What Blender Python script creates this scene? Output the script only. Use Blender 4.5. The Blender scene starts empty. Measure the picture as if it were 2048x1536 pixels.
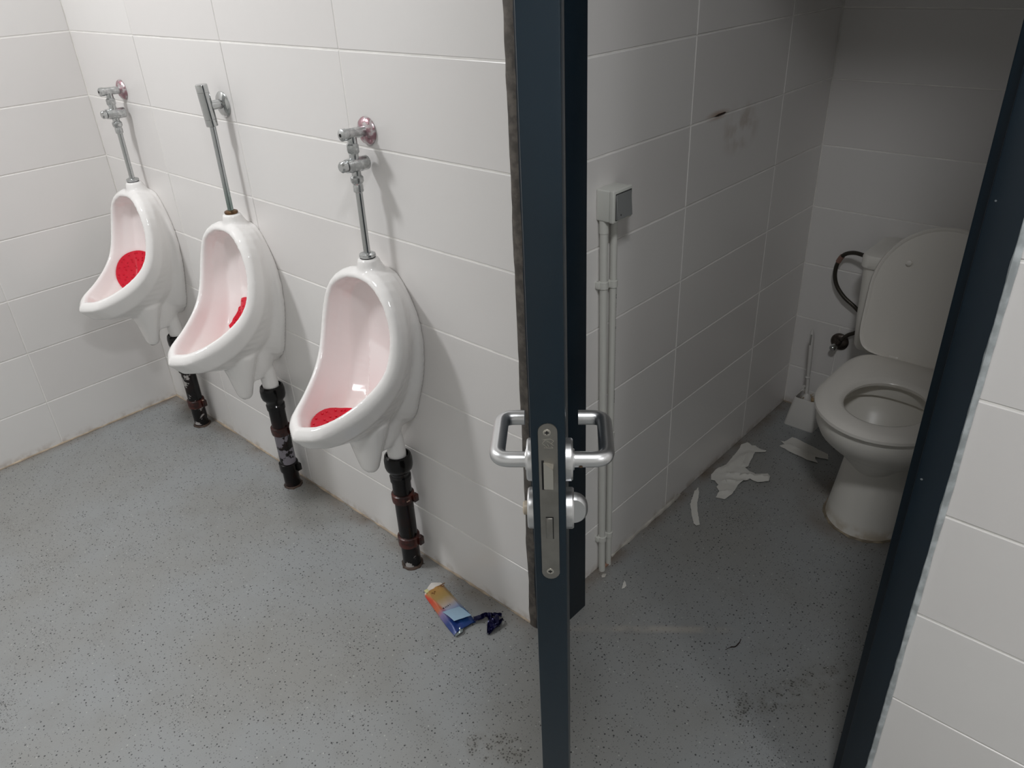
import bpy, bmesh, math, random
from mathutils import Vector, Matrix, geometry, noise
from mathutils.bvhtree import BVHTree
random.seed(7)
S = bpy.context.scene
COL = S.collection

# ------------------------------------------------------------------ camera, world, lights, exposure
cam_d = bpy.data.cameras.new('camera'); cam = bpy.data.objects.new('camera', cam_d); COL.objects.link(cam)
cam_d.sensor_width = 36.0; cam_d.sensor_fit = 'HORIZONTAL'; cam_d.lens = 1550.67 / 2048 * 36.0
cam_d.clip_start = 0.02
R = ((0.7411, 0.67, -0.0431), (0.3014, -0.3894, -0.8704), (-0.5999, 0.6321, -0.4905))
m3 = Matrix(((R[0][0], -R[1][0], -R[2][0]), (R[0][1], -R[1][1], -R[2][1]), (R[0][2], -R[1][2], -R[2][2])))
cam.matrix_world = Matrix.Translation((2.9422, -1.0834, 1.5558)) @ m3.to_quaternion().to_matrix().to_4x4()
S.camera = cam

w = bpy.data.worlds.new('world'); S.world = w; w.use_nodes = True
w.node_tree.nodes['Background'].inputs[0].default_value = (0.9, 0.95, 1, 1)
w.node_tree.nodes['Background'].inputs[1].default_value = 0.03
CEIL = 2.65
def area(name, loc, size, power, col=(0.975, 0.985, 1.0)):
    d = bpy.data.lights.new(name, 'AREA'); d.shape = 'DISK'; d.size = size; d.energy = power; d.color = col
    o = bpy.data.objects.new(name, d); o.location = loc; COL.objects.link(o)
area('lamp_over_urinals', (0.62, -1.15, CEIL - 0.03), 0.30, 47)
area('added_lamp_far_right', (4.90, -1.0, CEIL - 0.03), 0.40, 30)  # unseen third lamp, added to brighten the stall wall near the door
area('lamp_over_entrance', (2.98, -0.92, CEIL - 0.03), 0.30, 31)
S.view_settings.view_transform = 'Standard'; S.view_settings.look = 'None'
S.view_settings.gamma = 1.0; S.view_settings.use_curve_mapping = False
S.view_settings.exposure = -0.85
S.cycles.use_denoising = True
S.cycles.max_bounces = 10; S.cycles.diffuse_bounces = 6
S.cycles.caustics_reflective = False; S.cycles.caustics_refractive = False

# ------------------------------------------------------------------ helpers
def lin(c):
    return tuple((v / 12.92 if v <= 0.04045 else ((v + 0.055) / 1.055) ** 2.4) for v in [x / 255 for x in c])
class NT:
    def __init__(s, name):
        s.m = bpy.data.materials.new(name); s.m.use_nodes = True; s.t = s.m.node_tree
        s.b = s.t.nodes['Principled BSDF']
    def n(s, typ, **kw):
        o = s.t.nodes.new(typ)
        for k, v in kw.items(): setattr(o, k, v)
        return o
    def l(s, a, b): s.t.links.new(a, b)
    def math(s, op, a, b=None, c=None, clamp=False):
        o = s.n('ShaderNodeMath', operation=op); o.use_clamp = clamp
        for i, v in enumerate((a, b, c)):
            if v is None: continue
            if isinstance(v, (int, float)): o.inputs[i].default_value = v
            else: s.l(v, o.inputs[i])
        return o.outputs[0]
    def smooth(s, v, lo, hi):
        o = s.n('ShaderNodeMapRange', interpolation_type='SMOOTHSTEP'); s.l(v, o.inputs[0])
        o.inputs[1].default_value = lo; o.inputs[2].default_value = hi
        return o.outputs[0]
    def mix(s, f, a, b):
        o = s.n('ShaderNodeMix', data_type='RGBA')
        if isinstance(f, (int, float)): o.inputs[0].default_value = f
        else: s.l(f, o.inputs[0])
        for i, v in ((6, a), (7, b)):
            if isinstance(v, tuple): o.inputs[i].default_value = (*v[:3], 1)
            else: s.l(v, o.inputs[i])
        return o.outputs[2]
    def noise(s, scale, detail=3, vec=None, rough=0.5):
        o = s.n('ShaderNodeTexNoise'); o.inputs['Scale'].default_value = scale; o.inputs['Detail'].default_value = detail
        o.inputs['Roughness'].default_value = rough
        if vec is not None: s.l(vec, o.inputs['Vector'])
        return o.outputs[0]
    def pos(s):
        g = s.n('ShaderNodeNewGeometry'); return g.outputs['Position']
    def objc(s): return s.n('ShaderNodeTexCoord').outputs['Object']
    def xyz(s, v):
        o = s.n('ShaderNodeSeparateXYZ'); s.l(v, o.inputs[0]); return o.outputs
    def bump(s, h, strength, dist):
        o = s.n('ShaderNodeBump'); o.inputs['Strength'].default_value = strength; o.inputs['Distance'].default_value = dist
        s.l(h, o.inputs['Height']); s.l(o.outputs[0], s.b.inputs['Normal'])
    def base(s, v):
        if isinstance(v, tuple): s.b.inputs['Base Color'].default_value = (*v[:3], 1)
        else: s.l(v, s.b.inputs['Base Color'])
    def set(s, **kw):
        for k, v in kw.items(): s.b.inputs[k.replace('_', ' ')].default_value = v
        return s

def plain(name, rgb, rough=0.5, metal=0.0, bump=0, bscale=200, spec=0.5, var=0.0, vscale=30):
    t = NT(name); c = lin(rgb)
    if var:
        f = t.noise(vscale, 4, t.objc()); f = t.smooth(f, 0.35, 0.7)
        t.base(t.mix(f, tuple(x * (1 - var) for x in c), tuple(min(1, x * (1 + var * 0.4)) for x in c)))
    else: t.base(c)
    t.set(Roughness=rough, Metallic=metal, Specular_IOR_Level=spec)
    if bump: t.bump(t.noise(bscale, 3, t.objc()), bump, 0.001)
    return t.m

def mobj(name, src, mat, parent=None, loc=(0, 0, 0), smooth=True, rot=None):
    if isinstance(src, bmesh.types.BMesh):
        me = bpy.data.meshes.new(name); bmesh.ops.recalc_face_normals(src, faces=src.faces); src.to_mesh(me); src.free()
    else: me = src
    if mat is not None and not me.materials: me.materials.append(mat)
    if smooth:
        for p in me.polygons: p.use_smooth = True
        try: me.set_sharp_from_angle(angle=math.radians(38))
        except Exception: pass
    o = bpy.data.objects.new(name, me); COL.objects.link(o); o.location = loc
    if rot: o.rotation_euler = rot
    if parent: o.parent = parent
    return o
def empty(name, loc=(0, 0, 0), rz=0.0):
    o = bpy.data.objects.new(name, None); o.empty_display_size = 0.05; COL.objects.link(o); o.location = loc; o.rotation_euler = (0, 0, rz)
    return o
def tag(o, label=None, cat=None, group=None, kind=None):
    if label: o['label'] = label
    if cat: o['category'] = cat
    if group: o['group'] = group
    if kind: o['kind'] = kind
    return o

def box(bm, lo, hi, bev=0.0, seg=2):
    r = bmesh.ops.create_cube(bm, size=1.0); vs = r['verts']
    for v in vs:
        v.co = Vector([lo[i] + (v.co[i] + 0.5) * (hi[i] - lo[i]) for i in range(3)])
    if bev > 0:
        es = list({e for v in vs for e in v.link_edges})
        bmesh.ops.bevel(bm, geom=es, offset=bev, segments=seg, profile=0.5, affect='EDGES', clamp_overlap=True)
    return bm
def loft(bm, loops, cap0=True, cap1=True, closed=True):
    rows = [[bm.verts.new(p) for p in L] for L in loops]
    n = len(rows[0])
    for a, b in zip(rows[:-1], rows[1:]):
        for i in range(n if closed else n - 1):
            j = (i + 1) % n
            bm.faces.new((a[i], a[j], b[j], b[i]))
    if cap0: bm.faces.new(list(reversed(rows[0])))
    if cap1: bm.faces.new(rows[-1])
    return rows
def frame(d):
    d = Vector(d).normalized(); a = Vector((0, 0, 1)) if abs(d.z) < 0.9 else Vector((1, 0, 0))
    u = d.cross(a).normalized(); return u, d.cross(u).normalized()
def lathe(bm, prof, org, axis=(0, 0, 1), seg=24, cap0=True, cap1=True):
    org = Vector(org); ax = Vector(axis).normalized(); u, v = frame(ax)
    loft(bm, [[org + ax * h + (u * math.cos(2 * math.pi * k / seg) + v * math.sin(2 * math.pi * k / seg)) * r for k in range(seg)]
              for r, h in prof], cap0, cap1)
    return bm
def tube(bm, pts, r, seg=12, caps=True):
    pts = [Vector(p) for p in pts]; n = len(pts); rs = r if isinstance(r, (list, tuple)) else [r] * n
    tans = [((pts[min(i + 1, n - 1)] - pts[max(i - 1, 0)]).normalized()) for i in range(n)]
    u, v = frame(tans[0]); loops = []
    for i in range(n):
        u = (u - tans[i] * u.dot(tans[i])).normalized(); v = tans[i].cross(u)
        loops.append([pts[i] + (u * math.cos(2 * math.pi * k / seg) + v * math.sin(2 * math.pi * k / seg)) * rs[i] for k in range(seg)])
    loft(bm, loops, caps, caps); return bm
def catmull(pts, k=6):
    P = [Vector(p) for p in pts]; P = [P[0] * 2 - P[1]] + P + [P[-1] * 2 - P[-2]]; out = []
    for i in range(1, len(P) - 2):
        for j in range(k):
            t = j / k; a, b, c, d = P[i - 1:i + 3]
            out.append(0.5 * ((2 * b) + (c - a) * t + (2 * a - 5 * b + 4 * c - d) * t * t + (3 * b - a - 3 * c + d) * t ** 3))
    out.append(P[-2]); return out
def rounded(pts, rad, k=6):
    P = [Vector(p) for p in pts]; out = [P[0]]
    for a, b, c in zip(P[:-2], P[1:-1], P[2:]):
        p = b + (a - b).normalized() * rad; q = b + (c - b).normalized() * rad
        for j in range(k + 1):
            t = j / k; out.append(p * (1 - t) ** 2 + b * 2 * t * (1 - t) + q * t * t)
    out.append(P[-1]); return out
def fuse(bms, voxel, iters=4, lam=0.5):
    bm = bmesh.new()
    for b in bms:
        bmesh.ops.recalc_face_normals(b, faces=b.faces)
        me = bpy.data.meshes.new('tmp'); b.to_mesh(me); b.free(); bm.from_mesh(me); bpy.data.meshes.remove(me)
    me = bpy.data.meshes.new('tmp'); bm.to_mesh(me); bm.free()
    o = bpy.data.objects.new('tmp', me); COL.objects.link(o)
    md = o.modifiers.new('r', 'REMESH'); md.mode = 'VOXEL'; md.voxel_size = voxel; md.use_smooth_shade = True
    sm = o.modifiers.new('s', 'SMOOTH'); sm.factor = lam; sm.iterations = iters
    dg = bpy.context.evaluated_depsgraph_get()
    out = bpy.data.meshes.new_from_object(o.evaluated_get(dg), depsgraph=dg)
    bpy.data.objects.remove(o); bpy.data.meshes.remove(me)
    for p in out.polygons: p.use_smooth = True
    return out
def catres(pts, n):
    c = catmull(pts, 8); d = [0.0]
    for a, b in zip(c[:-1], c[1:]): d.append(d[-1] + (b - a).length)
    out = []; j = 0
    for i in range(n):
        t = d[-1] * i / (n - 1)
        while j < len(d) - 2 and d[j + 1] < t: j += 1
        f = (t - d[j]) / max(1e-9, d[j + 1] - d[j]); out.append(c[j].lerp(c[j + 1], min(1, f)))
    return out

# ------------------------------------------------------------------ materials
def tile_material():
    t = NT('white_wall_tile'); P = t.pos(); px = t.xyz(P)
    oi = t.n('ShaderNodeObjectInfo').outputs['Random']
    c = t.mix(oi, lin((226, 223, 221)), lin((231, 229, 227)))
    # rust brown stain below the open joint on the stall wall
    dy = t.math('DIVIDE', t.math('SUBTRACT', px[1], 0.89), 0.12); dz = t.math('DIVIDE', t.math('SUBTRACT', px[2], 1.112), 0.075)
    r = t.math('SQRT', t.math('ADD', t.math('POWER', dy, 2), t.math('POWER', dz, 2)))
    nz = t.noise(14, 5, P); nz2 = t.noise(30, 4, P)
    mk = t.math('MULTIPLY', t.math('SUBTRACT', 1, t.smooth(r, 0.2, 1.1)), t.smooth(nz, 0.38, 0.62))
    onwall = t.math('MULTIPLY', t.math('GREATER_THAN', px[0], 1.93), t.math('LESS_THAN', px[0], 1.96))
    mk = t.math('MULTIPLY', t.math('MULTIPLY', mk, onwall), 0.42)
    c = t.mix(mk, c, lin((142, 106, 66)))
    dy2 = t.math('DIVIDE', t.math('SUBTRACT', px[1], 0.76), 0.075); dz2 = t.math('DIVIDE', t.math('SUBTRACT', px[2], 1.166), 0.016)
    r2 = t.math('SQRT', t.math('ADD', t.math('POWER', dy2, 2), t.math('POWER', dz2, 2)))
    mk2 = t.math('MULTIPLY', t.math('MULTIPLY', t.math('SUBTRACT', 1, t.smooth(r2, 0.1, 1.0)), onwall), 0.6)
    c = t.mix(mk2, c, lin((150, 100, 50)))
    # brown grime creeping up from the floor
    g = t.math('MULTIPLY', t.math('SUBTRACT', 1, t.smooth(px[2], 0.0, 0.035)), t.smooth(nz2, 0.42, 0.7))
    c = t.mix(t.math('MULTIPLY', g, 0.45), c, lin((150, 128, 104)))
    t.base(c); t.set(Roughness=0.26, Specular_IOR_Level=0.5)
    t.bump(t.noise(9, 2, P), 0.12, 0.004)
    return t.m
M = {}
M['tile'] = tile_material()
M['grout'] = plain('grout', (244, 242, 238), 0.8, var=0.1, vscale=18)
M['plaster'] = plain('painted_plaster', (226, 225, 222), 0.75)
M['ceiling'] = plain('ceiling_paint', (222, 221, 218), 0.8)
def floor_material():
    t = NT('speckled_vinyl_floor'); P = t.pos(); px = t.xyz(P)
    n1 = t.noise(2.2, 4, P); n2 = t.noise(11, 5, P); n3 = t.noise(420, 2, P)
    c = t.mix(t.smooth(n1, 0.3, 0.7), lin((142, 142, 139)), lin((147, 150, 151)))
    c = t.mix(t.math('MULTIPLY', t.smooth(n2, 0.45, 0.8), 0.22), c, lin((118, 116, 110)))
    c = t.mix(t.math('MULTIPLY', t.smooth(n3, 0.45, 0.75), 0.16), c, lin((176, 176, 172)))
    def specks(scale, keep, rad, col, amt, c, mask=None):
        v = t.n('ShaderNodeTexVoronoi'); v.voronoi_dimensions = '2D'; v.inputs['Scale'].default_value = scale; t.l(P, v.inputs['Vector'])
        k = t.math('GREATER_THAN', t.xyz(v.outputs['Color'])[0], keep)
        rr = t.math('MULTIPLY', t.xyz(v.outputs['Color'])[1], rad)
        d = t.math('LESS_THAN', v.outputs['Distance'], t.math('ADD', rr, rad * 0.45))
        f = t.math('MULTIPLY', t.math('MULTIPLY', k, d), amt)
        if mask is not None: f = t.math('MULTIPLY', f, mask)
        return t.mix(f, c, col)
    c = specks(105, 0.80, 0.16, lin((44, 46, 48)), 0.9, c)
    c = specks(160, 0.72, 0.18, lin((84, 85, 86)), 0.7, c)
    c = specks(85, 0.93, 0.12, lin((196, 196, 192)), 0.5, c)
    # dense patches of black grit worn into the vinyl
    worn = t.smooth(t.noise(3.3, 3, P), 0.56, 0.70)
    def seg(ax, ay, bx, by, r0, r1):
        dx, dy = bx - ax, by - ay; L2 = dx * dx + dy * dy
        qx = t.math('SUBTRACT', px[0], ax); qy = t.math('SUBTRACT', px[1], ay)
        u = t.math('DIVIDE', t.math('ADD', t.math('MULTIPLY', qx, dx), t.math('MULTIPLY', qy, dy)), L2, clamp=True)
        ex = t.math('SUBTRACT', qx, t.math('MULTIPLY', u, dx)); ey = t.math('SUBTRACT', qy, t.math('MULTIPLY', u, dy))
        return t.math('SUBTRACT', 1, t.smooth(t.math('SQRT', t.math('ADD', t.math('POWER', ex, 2), t.math('POWER', ey, 2))), r0, r1))
    g1 = t.math('MAXIMUM', seg(2.49, 0.11, 2.62, 0.36, 0.005, 0.06), seg(2.09, -0.34, 2.15, -0.32, 0.01, 0.07))
    g1 = t.math('MULTIPLY', g1, t.smooth(t.noise(30, 3, P), 0.35, 0.62))
    c = t.mix(t.math('MULTIPLY', g1, 0.25), c, lin((92, 86, 70)))
    c = specks(150, 0.35, 0.30, lin((52, 50, 47)), 0.7, c, t.math('GREATER_THAN', g1, 0.5))
    c = specks(190, 0.55, 0.22, lin((48, 47, 46)), 0.7, c, worn)
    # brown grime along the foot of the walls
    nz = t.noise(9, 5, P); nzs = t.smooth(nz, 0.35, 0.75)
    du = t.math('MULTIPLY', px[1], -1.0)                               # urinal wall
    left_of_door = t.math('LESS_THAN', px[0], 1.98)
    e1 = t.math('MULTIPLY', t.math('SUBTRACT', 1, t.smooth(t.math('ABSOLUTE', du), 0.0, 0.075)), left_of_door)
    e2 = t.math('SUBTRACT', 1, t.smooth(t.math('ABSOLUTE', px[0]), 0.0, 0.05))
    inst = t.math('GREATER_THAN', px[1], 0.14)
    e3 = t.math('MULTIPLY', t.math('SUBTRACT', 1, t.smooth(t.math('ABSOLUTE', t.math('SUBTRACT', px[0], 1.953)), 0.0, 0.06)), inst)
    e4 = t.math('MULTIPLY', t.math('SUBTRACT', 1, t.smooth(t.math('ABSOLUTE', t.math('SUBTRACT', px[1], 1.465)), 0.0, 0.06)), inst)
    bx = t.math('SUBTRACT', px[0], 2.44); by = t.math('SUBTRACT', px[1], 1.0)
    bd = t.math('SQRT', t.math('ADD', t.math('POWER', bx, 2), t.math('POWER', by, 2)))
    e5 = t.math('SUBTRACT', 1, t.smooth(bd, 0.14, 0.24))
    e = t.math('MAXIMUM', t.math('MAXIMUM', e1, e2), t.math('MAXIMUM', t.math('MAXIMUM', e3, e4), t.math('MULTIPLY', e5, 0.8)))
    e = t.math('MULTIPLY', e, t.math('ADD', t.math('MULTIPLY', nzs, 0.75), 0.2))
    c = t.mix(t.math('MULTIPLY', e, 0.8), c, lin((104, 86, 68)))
    # streak of leaked light across the doorway, painted into the floor colour
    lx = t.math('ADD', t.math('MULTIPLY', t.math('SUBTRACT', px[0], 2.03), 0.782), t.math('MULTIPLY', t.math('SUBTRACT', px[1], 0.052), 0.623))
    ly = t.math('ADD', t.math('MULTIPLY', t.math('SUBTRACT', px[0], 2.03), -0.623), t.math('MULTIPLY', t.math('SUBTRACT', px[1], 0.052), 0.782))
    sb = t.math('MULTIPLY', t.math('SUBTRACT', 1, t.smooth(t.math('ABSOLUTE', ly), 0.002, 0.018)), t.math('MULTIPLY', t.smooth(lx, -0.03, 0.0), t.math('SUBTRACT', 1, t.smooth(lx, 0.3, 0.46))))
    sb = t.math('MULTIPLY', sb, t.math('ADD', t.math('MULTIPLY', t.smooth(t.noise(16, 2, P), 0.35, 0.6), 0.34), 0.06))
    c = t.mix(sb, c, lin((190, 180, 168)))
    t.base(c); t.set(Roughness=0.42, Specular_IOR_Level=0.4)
    t.bump(t.noise(260, 3, P), 0.10, 0.001)
    return t.m
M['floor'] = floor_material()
M['ceramic'] = plain('white_glazed_ceramic', (241, 239, 237), 0.10, spec=0.6)
def ceramic_inside():
    t = NT('pink_tinged_bowl_glaze'); o = t.objc(); z = t.xyz(o)[2]
    f = t.noise(12, 4, o); c = t.mix(t.smooth(f, 0.3, 0.7), lin((240, 233, 232)), lin((242, 236, 235)))
    c = t.mix(t.math('MULTIPLY', t.math('SUBTRACT', 1, t.smooth(z, 0.53, 0.62)), 0.5), c, lin((232, 220, 213)))
    t.base(c); t.set(Roughness=0.14, Specular_IOR_Level=0.5); return t.m
M['ceramic_in'] = ceramic_inside()
def toilet_ceramic():
    t = NT('toilet_ceramic'); o = t.pos(); z = t.xyz(o)[2]
    g = t.math('MULTIPLY', t.math('SUBTRACT', 1, t.smooth(z, 0.0, 0.05)), t.smooth(t.noise(22, 5, o), 0.4, 0.62))
    t.base(t.mix(t.math('MULTIPLY', g, 0.7), lin((232, 229, 222)), lin((176, 158, 128)))); t.set(Roughness=0.3, Specular_IOR_Level=0.45); return t.m
M['toilet'] = toilet_ceramic()
M['seat'] = plain('seat_plastic', (232, 228, 221), 0.22, spec=0.5)
M['chrome'] = plain('chrome', (196, 198, 198), 0.14, 1.0, bump=0.05, bscale=120)
def worn_chrome():
    t = NT('worn_chrome'); o = t.objc(); f = t.smooth(t.noise(90, 4, o), 0.35, 0.65)
    t.base(t.mix(f, lin((184, 186, 186)), lin((212, 214, 214)))); t.set(Metallic=1.0)
    r = t.n('ShaderNodeMapRange'); t.l(f, r.inputs[0]); r.inputs[3].default_value = 0.42; r.inputs[4].default_value = 0.2
    t.l(r.outputs[0], t.b.inputs['Roughness']); t.bump(f, 0.12, 0.0006); return t.m
M['worn_chrome'] = worn_chrome()
def pink_chrome():
    t = NT('pink_stained_chrome'); o = t.objc(); f = t.smooth(t.noise(70, 5, o), 0.42, 0.58)
    t.base(t.mix(f, lin((206, 200, 202)), lin((176, 138, 146)))); t.set(Metallic=0.75, Roughness=0.3); t.bump(f, 0.4, 0.001); return t.m
M['pink_chrome'] = pink_chrome()
def green_pipe():
    t = NT('chrome_pipe_verdigris'); o = t.objc(); z = t.xyz(o)[2]
    f = t.math('SUBTRACT', 1, t.smooth(z, 0.95, 1.06))
    t.base(t.mix(t.math('MULTIPLY', f, 0.55), lin((190, 193, 194)), lin((92, 128, 116)))); t.set(Metallic=1.0, Roughness=0.16); return t.m
M['green_pipe'] = green_pipe()
M['bronze'] = plain('tarnished_bronze', (120, 92, 66), 0.35, 0.8, var=0.3, vscale=80)
M['rubber'] = plain('black_rubber', (26, 26, 26), 0.6)
def mat_red():
    t = NT('red_rubber_mat'); t.base(lin((212, 16, 48))); t.set(Roughness=0.28, Specular_IOR_Level=0.5); return t.m
M['red'] = mat_red()
def pipe_mat(name, lo, hi, amt, colr=(176, 172, 170)):
    t = NT(name); P = t.objc(); px = t.xyz(P)
    f = t.smooth(t.noise(26, 5, P, 0.6), 0.60 - amt, 0.64 - amt)
    f2 = t.smooth(t.noise(38, 3, P), 0.64, 0.68)
    band = t.math('MULTIPLY', t.math('GREATER_THAN', px[2], lo), t.math('LESS_THAN', px[2], hi))
    k = t.math('MULTIPLY', f, band)
    c = t.mix(t.math('MULTIPLY', t.smooth(t.noise(14, 3, P), 0.5, 0.62), 0.6), lin((15, 13, 13)), lin((44, 22, 18)))
    c = t.mix(k, c, lin(colr)); t.base(c); t.set(Roughness=0.2, Specular_IOR_Level=0.35)
    t.bump(f2, 0.3, 0.001); return t.m
M['pipe1'] = pipe_mat('black_pipe_flaked_middle', 0.01, 0.30, 0.06)
M['pipe2'] = pipe_mat('black_pipe_grey_flakes', 0.095, 0.205, 0.16, (128, 124, 132))
M['pipe3'] = pipe_mat('black_pipe_foot_flake', 0.0, 0.045, 0.045)
M['pipe_black'] = plain('glossy_black_pipe', (12, 10, 10), 0.16, spec=0.38, bump=0.2, bscale=60)
def rust():
    t = NT('rust_brown_collar'); P = t.objc(); f = t.smooth(t.noise(40, 5, P), 0.4, 0.62); f2 = t.smooth(t.noise(75, 2, P), 0.70, 0.74)
    c = t.mix(f, lin((38, 15, 12)), lin((82, 34, 26))); c = t.mix(f2, c, lin((176, 150, 132)))
    t.base(c); t.set(Roughness=0.32); t.bump(f, 0.35, 0.0015); return t.m
M['rust'] = rust()
def navy(name, a, rough):
    t = NT(name); o = t.objc(); v = t.n('ShaderNodeTexVoronoi'); v.inputs['Scale'].default_value = 55; t.l(o, v.inputs['Vector'])
    k = t.math('MULTIPLY', t.math('GREATER_THAN', t.xyz(v.outputs['Color'])[0], 0.975), t.math('LESS_THAN', v.outputs['Distance'], 0.10))
    c = t.mix(t.smooth(t.noise(5, 4, o), 0.3, 0.7), lin(a), tuple(x * 1.25 for x in lin(a))); c = t.mix(t.math('MULTIPLY', k, 0.6), c, lin((150, 156, 158)))
    t.base(c); t.set(Roughness=rough, Specular_IOR_Level=0.4); t.bump(t.noise(150, 3, o), 0.06, 0.001); return t.m
M['leaf'] = navy('navy_door_paint', (13, 29, 39), 0.34)
M['frame'] = navy('navy_frame_paint', (11, 26, 36), 0.45)
M['silver'] = plain('satin_aluminium', (214, 215, 216), 0.34, 1.0, bump=0.04, bscale=300)
M['steel'] = plain('brushed_steel', (150, 148, 143), 0.38, 1.0, var=0.12, vscale=40)
M['steel_bright'] = plain('polished_steel', (206, 202, 192), 0.2, 1.0)
M['dark'] = plain('dark_recess', (12, 12, 12), 0.8)
M['cream'] = plain('cream_plastic', (188, 176, 158), 0.4)
M['pvc'] = plain('grey_white_pvc', (206, 206, 200), 0.38)
M['switch'] = plain('switch_plastic', (208, 209, 203), 0.4)
M['rocker'] = plain('grey_rocker', (128, 130, 130), 0.42)
M['ink'] = plain('black_print', (30, 30, 32), 0.6)
M['silicone_grey'] = plain('dirty_grey_silicone', (92, 86, 80), 0.45, var=0.45, vscale=60, bump=0.4, bscale=90)
M['silicone_clear'] = plain('clear_grey_silicone', (176, 182, 184), 0.3, var=0.3, vscale=50, bump=0.3, bscale=80)
M['bead'] = plain('yellowed_sealant', (184, 168, 148), 0.55, var=0.3, vscale=22, bump=0.4, bscale=120)
M['bead_white'] = plain('white_sealant', (206, 202, 194), 0.55, var=0.35, vscale=14, bump=0.4, bscale=120)
M['grime'] = plain('grimy_foot_sealant', (150, 138, 118), 0.6, var=0.45, vscale=30)
M['paper'] = plain('white_tissue', (212, 210, 204), 0.85, bump=0.15, bscale=140)
M['brush'] = plain('white_brush_plastic', (216, 214, 210), 0.4)
M['bristle'] = plain('stained_bristles', (196, 168, 128), 0.8, var=0.5, vscale=60, bump=0.5, bscale=300)
M['hose'] = plain('dull_braided_hose', (74, 70, 64), 0.36, 0.7, bump=0.6, bscale=400)
M['valve_dark'] = plain('dull_dark_chrome', (104, 96, 90), 0.3, 0.85, var=0.4, vscale=60)
M['foil'] = plain('blue_foil', (12, 12, 56), 0.2, 0.45, bump=0.5, bscale=60)

# ------------------------------------------------------------------ room shell (wall planes at tile faces; the urinal wall is y = 0)
TH = 0.0014
def wall(name, label, lo, hi, mat='grout', cat='wall'):
    o = mobj(name, box(bmesh.new(), lo, hi), M[mat], smooth=False); return tag(o, label, cat, kind='structure')
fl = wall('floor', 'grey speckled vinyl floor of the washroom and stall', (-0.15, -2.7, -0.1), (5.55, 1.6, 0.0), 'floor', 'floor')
wall('ceiling', 'plain white ceiling above the washroom', (-0.15, -2.7, CEIL), (5.55, 1.6, CEIL + 0.08), 'ceiling', 'ceiling')
WL = wall('wall_left', 'white tiled side wall left of the urinals', (-0.15, -2.7, 0), (-TH, 0.14, CEIL))
WU = wall('wall_back', 'white tiled wall carrying the three urinals', (-TH, TH, 0), (1.944, 0.14, CEIL))
WS = wall('wall_stall_left', 'shaded tiled stall wall with switch and conduits', (1.80, 0.14, 0), (1.9525 - TH, 1.6, CEIL))
WB = wall('wall_stall_back', 'shaded tiled stall wall behind the toilet', (1.9525 - TH, 1.465 + TH, 0), (3.1, 1.6, CEIL))
wall('wall_stall_right', 'stall wall on the far side of the toilet', (2.96, 0.14, 0), (3.1, 1.465 + TH, CEIL), 'plaster')
WR = wall('wall_right', 'white tiled wall right of the stall doorway', (2.784, TH, 0), (5.55, 0.14, CEIL))
wall('wall_lintel', 'wall over the stall doorway', (1.944, 0.0, 2.10), (2.784, 0.14, CEIL), 'plaster')
wall('wall_entrance', 'wall behind the camera', (-0.006, -2.7, 0), (5.55, -2.6, CEIL), 'plaster')
wall('wall_far_right', 'end wall to the right of the camera', (5.4, -2.6, 0), (5.55, TH, CEIL), 'plaster')

TILE = {}
def tile_mesh(wd, ht):
    k = (round(wd, 3), round(ht, 3))
    if k in TILE: return TILE[k]
    g = 0.0016; b = 0.0016; a, c = wd / 2 - 0.0010, ht / 2 - g
    ins = [0.0, 0.0004, b]; dep = [TH * 0.98, 0.0007, 0.0]
    me = bpy.data.meshes.new('tile'); vs = []; fs = []
    for i, d in zip(ins, dep):
        vs += [(-a + i, d, -c + i), (a - i, d, -c + i), (a - i, d, c - i), (-a + i, d, c - i)]
    for L in range(2):
        for q in range(4):
            r = (q + 1) % 4; fs.append((L * 4 + q, L * 4 + r, L * 4 + 4 + r, L * 4 + 4 + q))
    fs.append((8, 9, 10, 11)); me.from_pydata(vs, [], fs); me.materials.append(M['tile'])
    TILE[k] = me; return me
rt = random.Random(3)
def tiles(parent, face, pl, joints, b, low=None):
    zs = [0.0, b]
    while zs[-1] + 0.2 < CEIL: zs.append(zs[-1] + 0.2)
    zs.append(CEIL)
    for z0, z1 in zip(zs[:-1], zs[1:]):
        J = low if low and z0 < 0.3 else joints
        for a0, a1 in zip(J[:-1], J[1:]):
            if z1 - z0 < 0.02 or a1 - a0 < 0.02: continue
            o = bpy.data.objects.new('tile', tile_mesh(a1 - a0, z1 - z0)); COL.objects.link(o); o.parent = parent
            m = (a0 + a1) / 2; e = rt.uniform(-0.0003, 0.0003); z = (z0 + z1) / 2
            t1, t2 = rt.gauss(0, 0.0007), rt.gauss(0, 0.0007)
            if face == '-y': o.location = (m, pl + e, z); o.rotation_euler = (t1, 0, t2)
            else: o.location = (pl + e, m, z); o.rotation_euler = (t1, 0, math.pi / 2 + t2)
tiles(WU, '-y', 0.0, [0.0, 0.4572, 0.953, 1.4487, 1.944], 0.1796)
tiles(WL, '+x', 0.0, [-2.6, -2.45, -1.953, -1.455, -0.956, -0.4568, 0.0], 0.1796)
tiles(WS, '+x', 1.9525, [0.14, 0.6301, 1.1293, 1.465], 0.162)
tiles(WB, '-y', 1.465, [1.9525, 2.452, 2.95], 0.158, [1.9525, 2.109, 2.606, 2.95])
tiles(WR, '-y', 0.0, [2.784, 3.281, 3.778, 4.275, 4.772, 5.27, 5.4], 0.192)
# open joint in the stall wall
gp = bmesh.new(); lathe(gp, [(0.0005, -0.034), (0.0034, -0.01), (0.0028, 0.02), (0.0004, 0.034)], (1.9512, 0.772, 1.1655), (0, 1, 0.03), 8)
mobj('open_joint', gp, plain('rusty_gap', (52, 34, 20), 0.8), WS)

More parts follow.
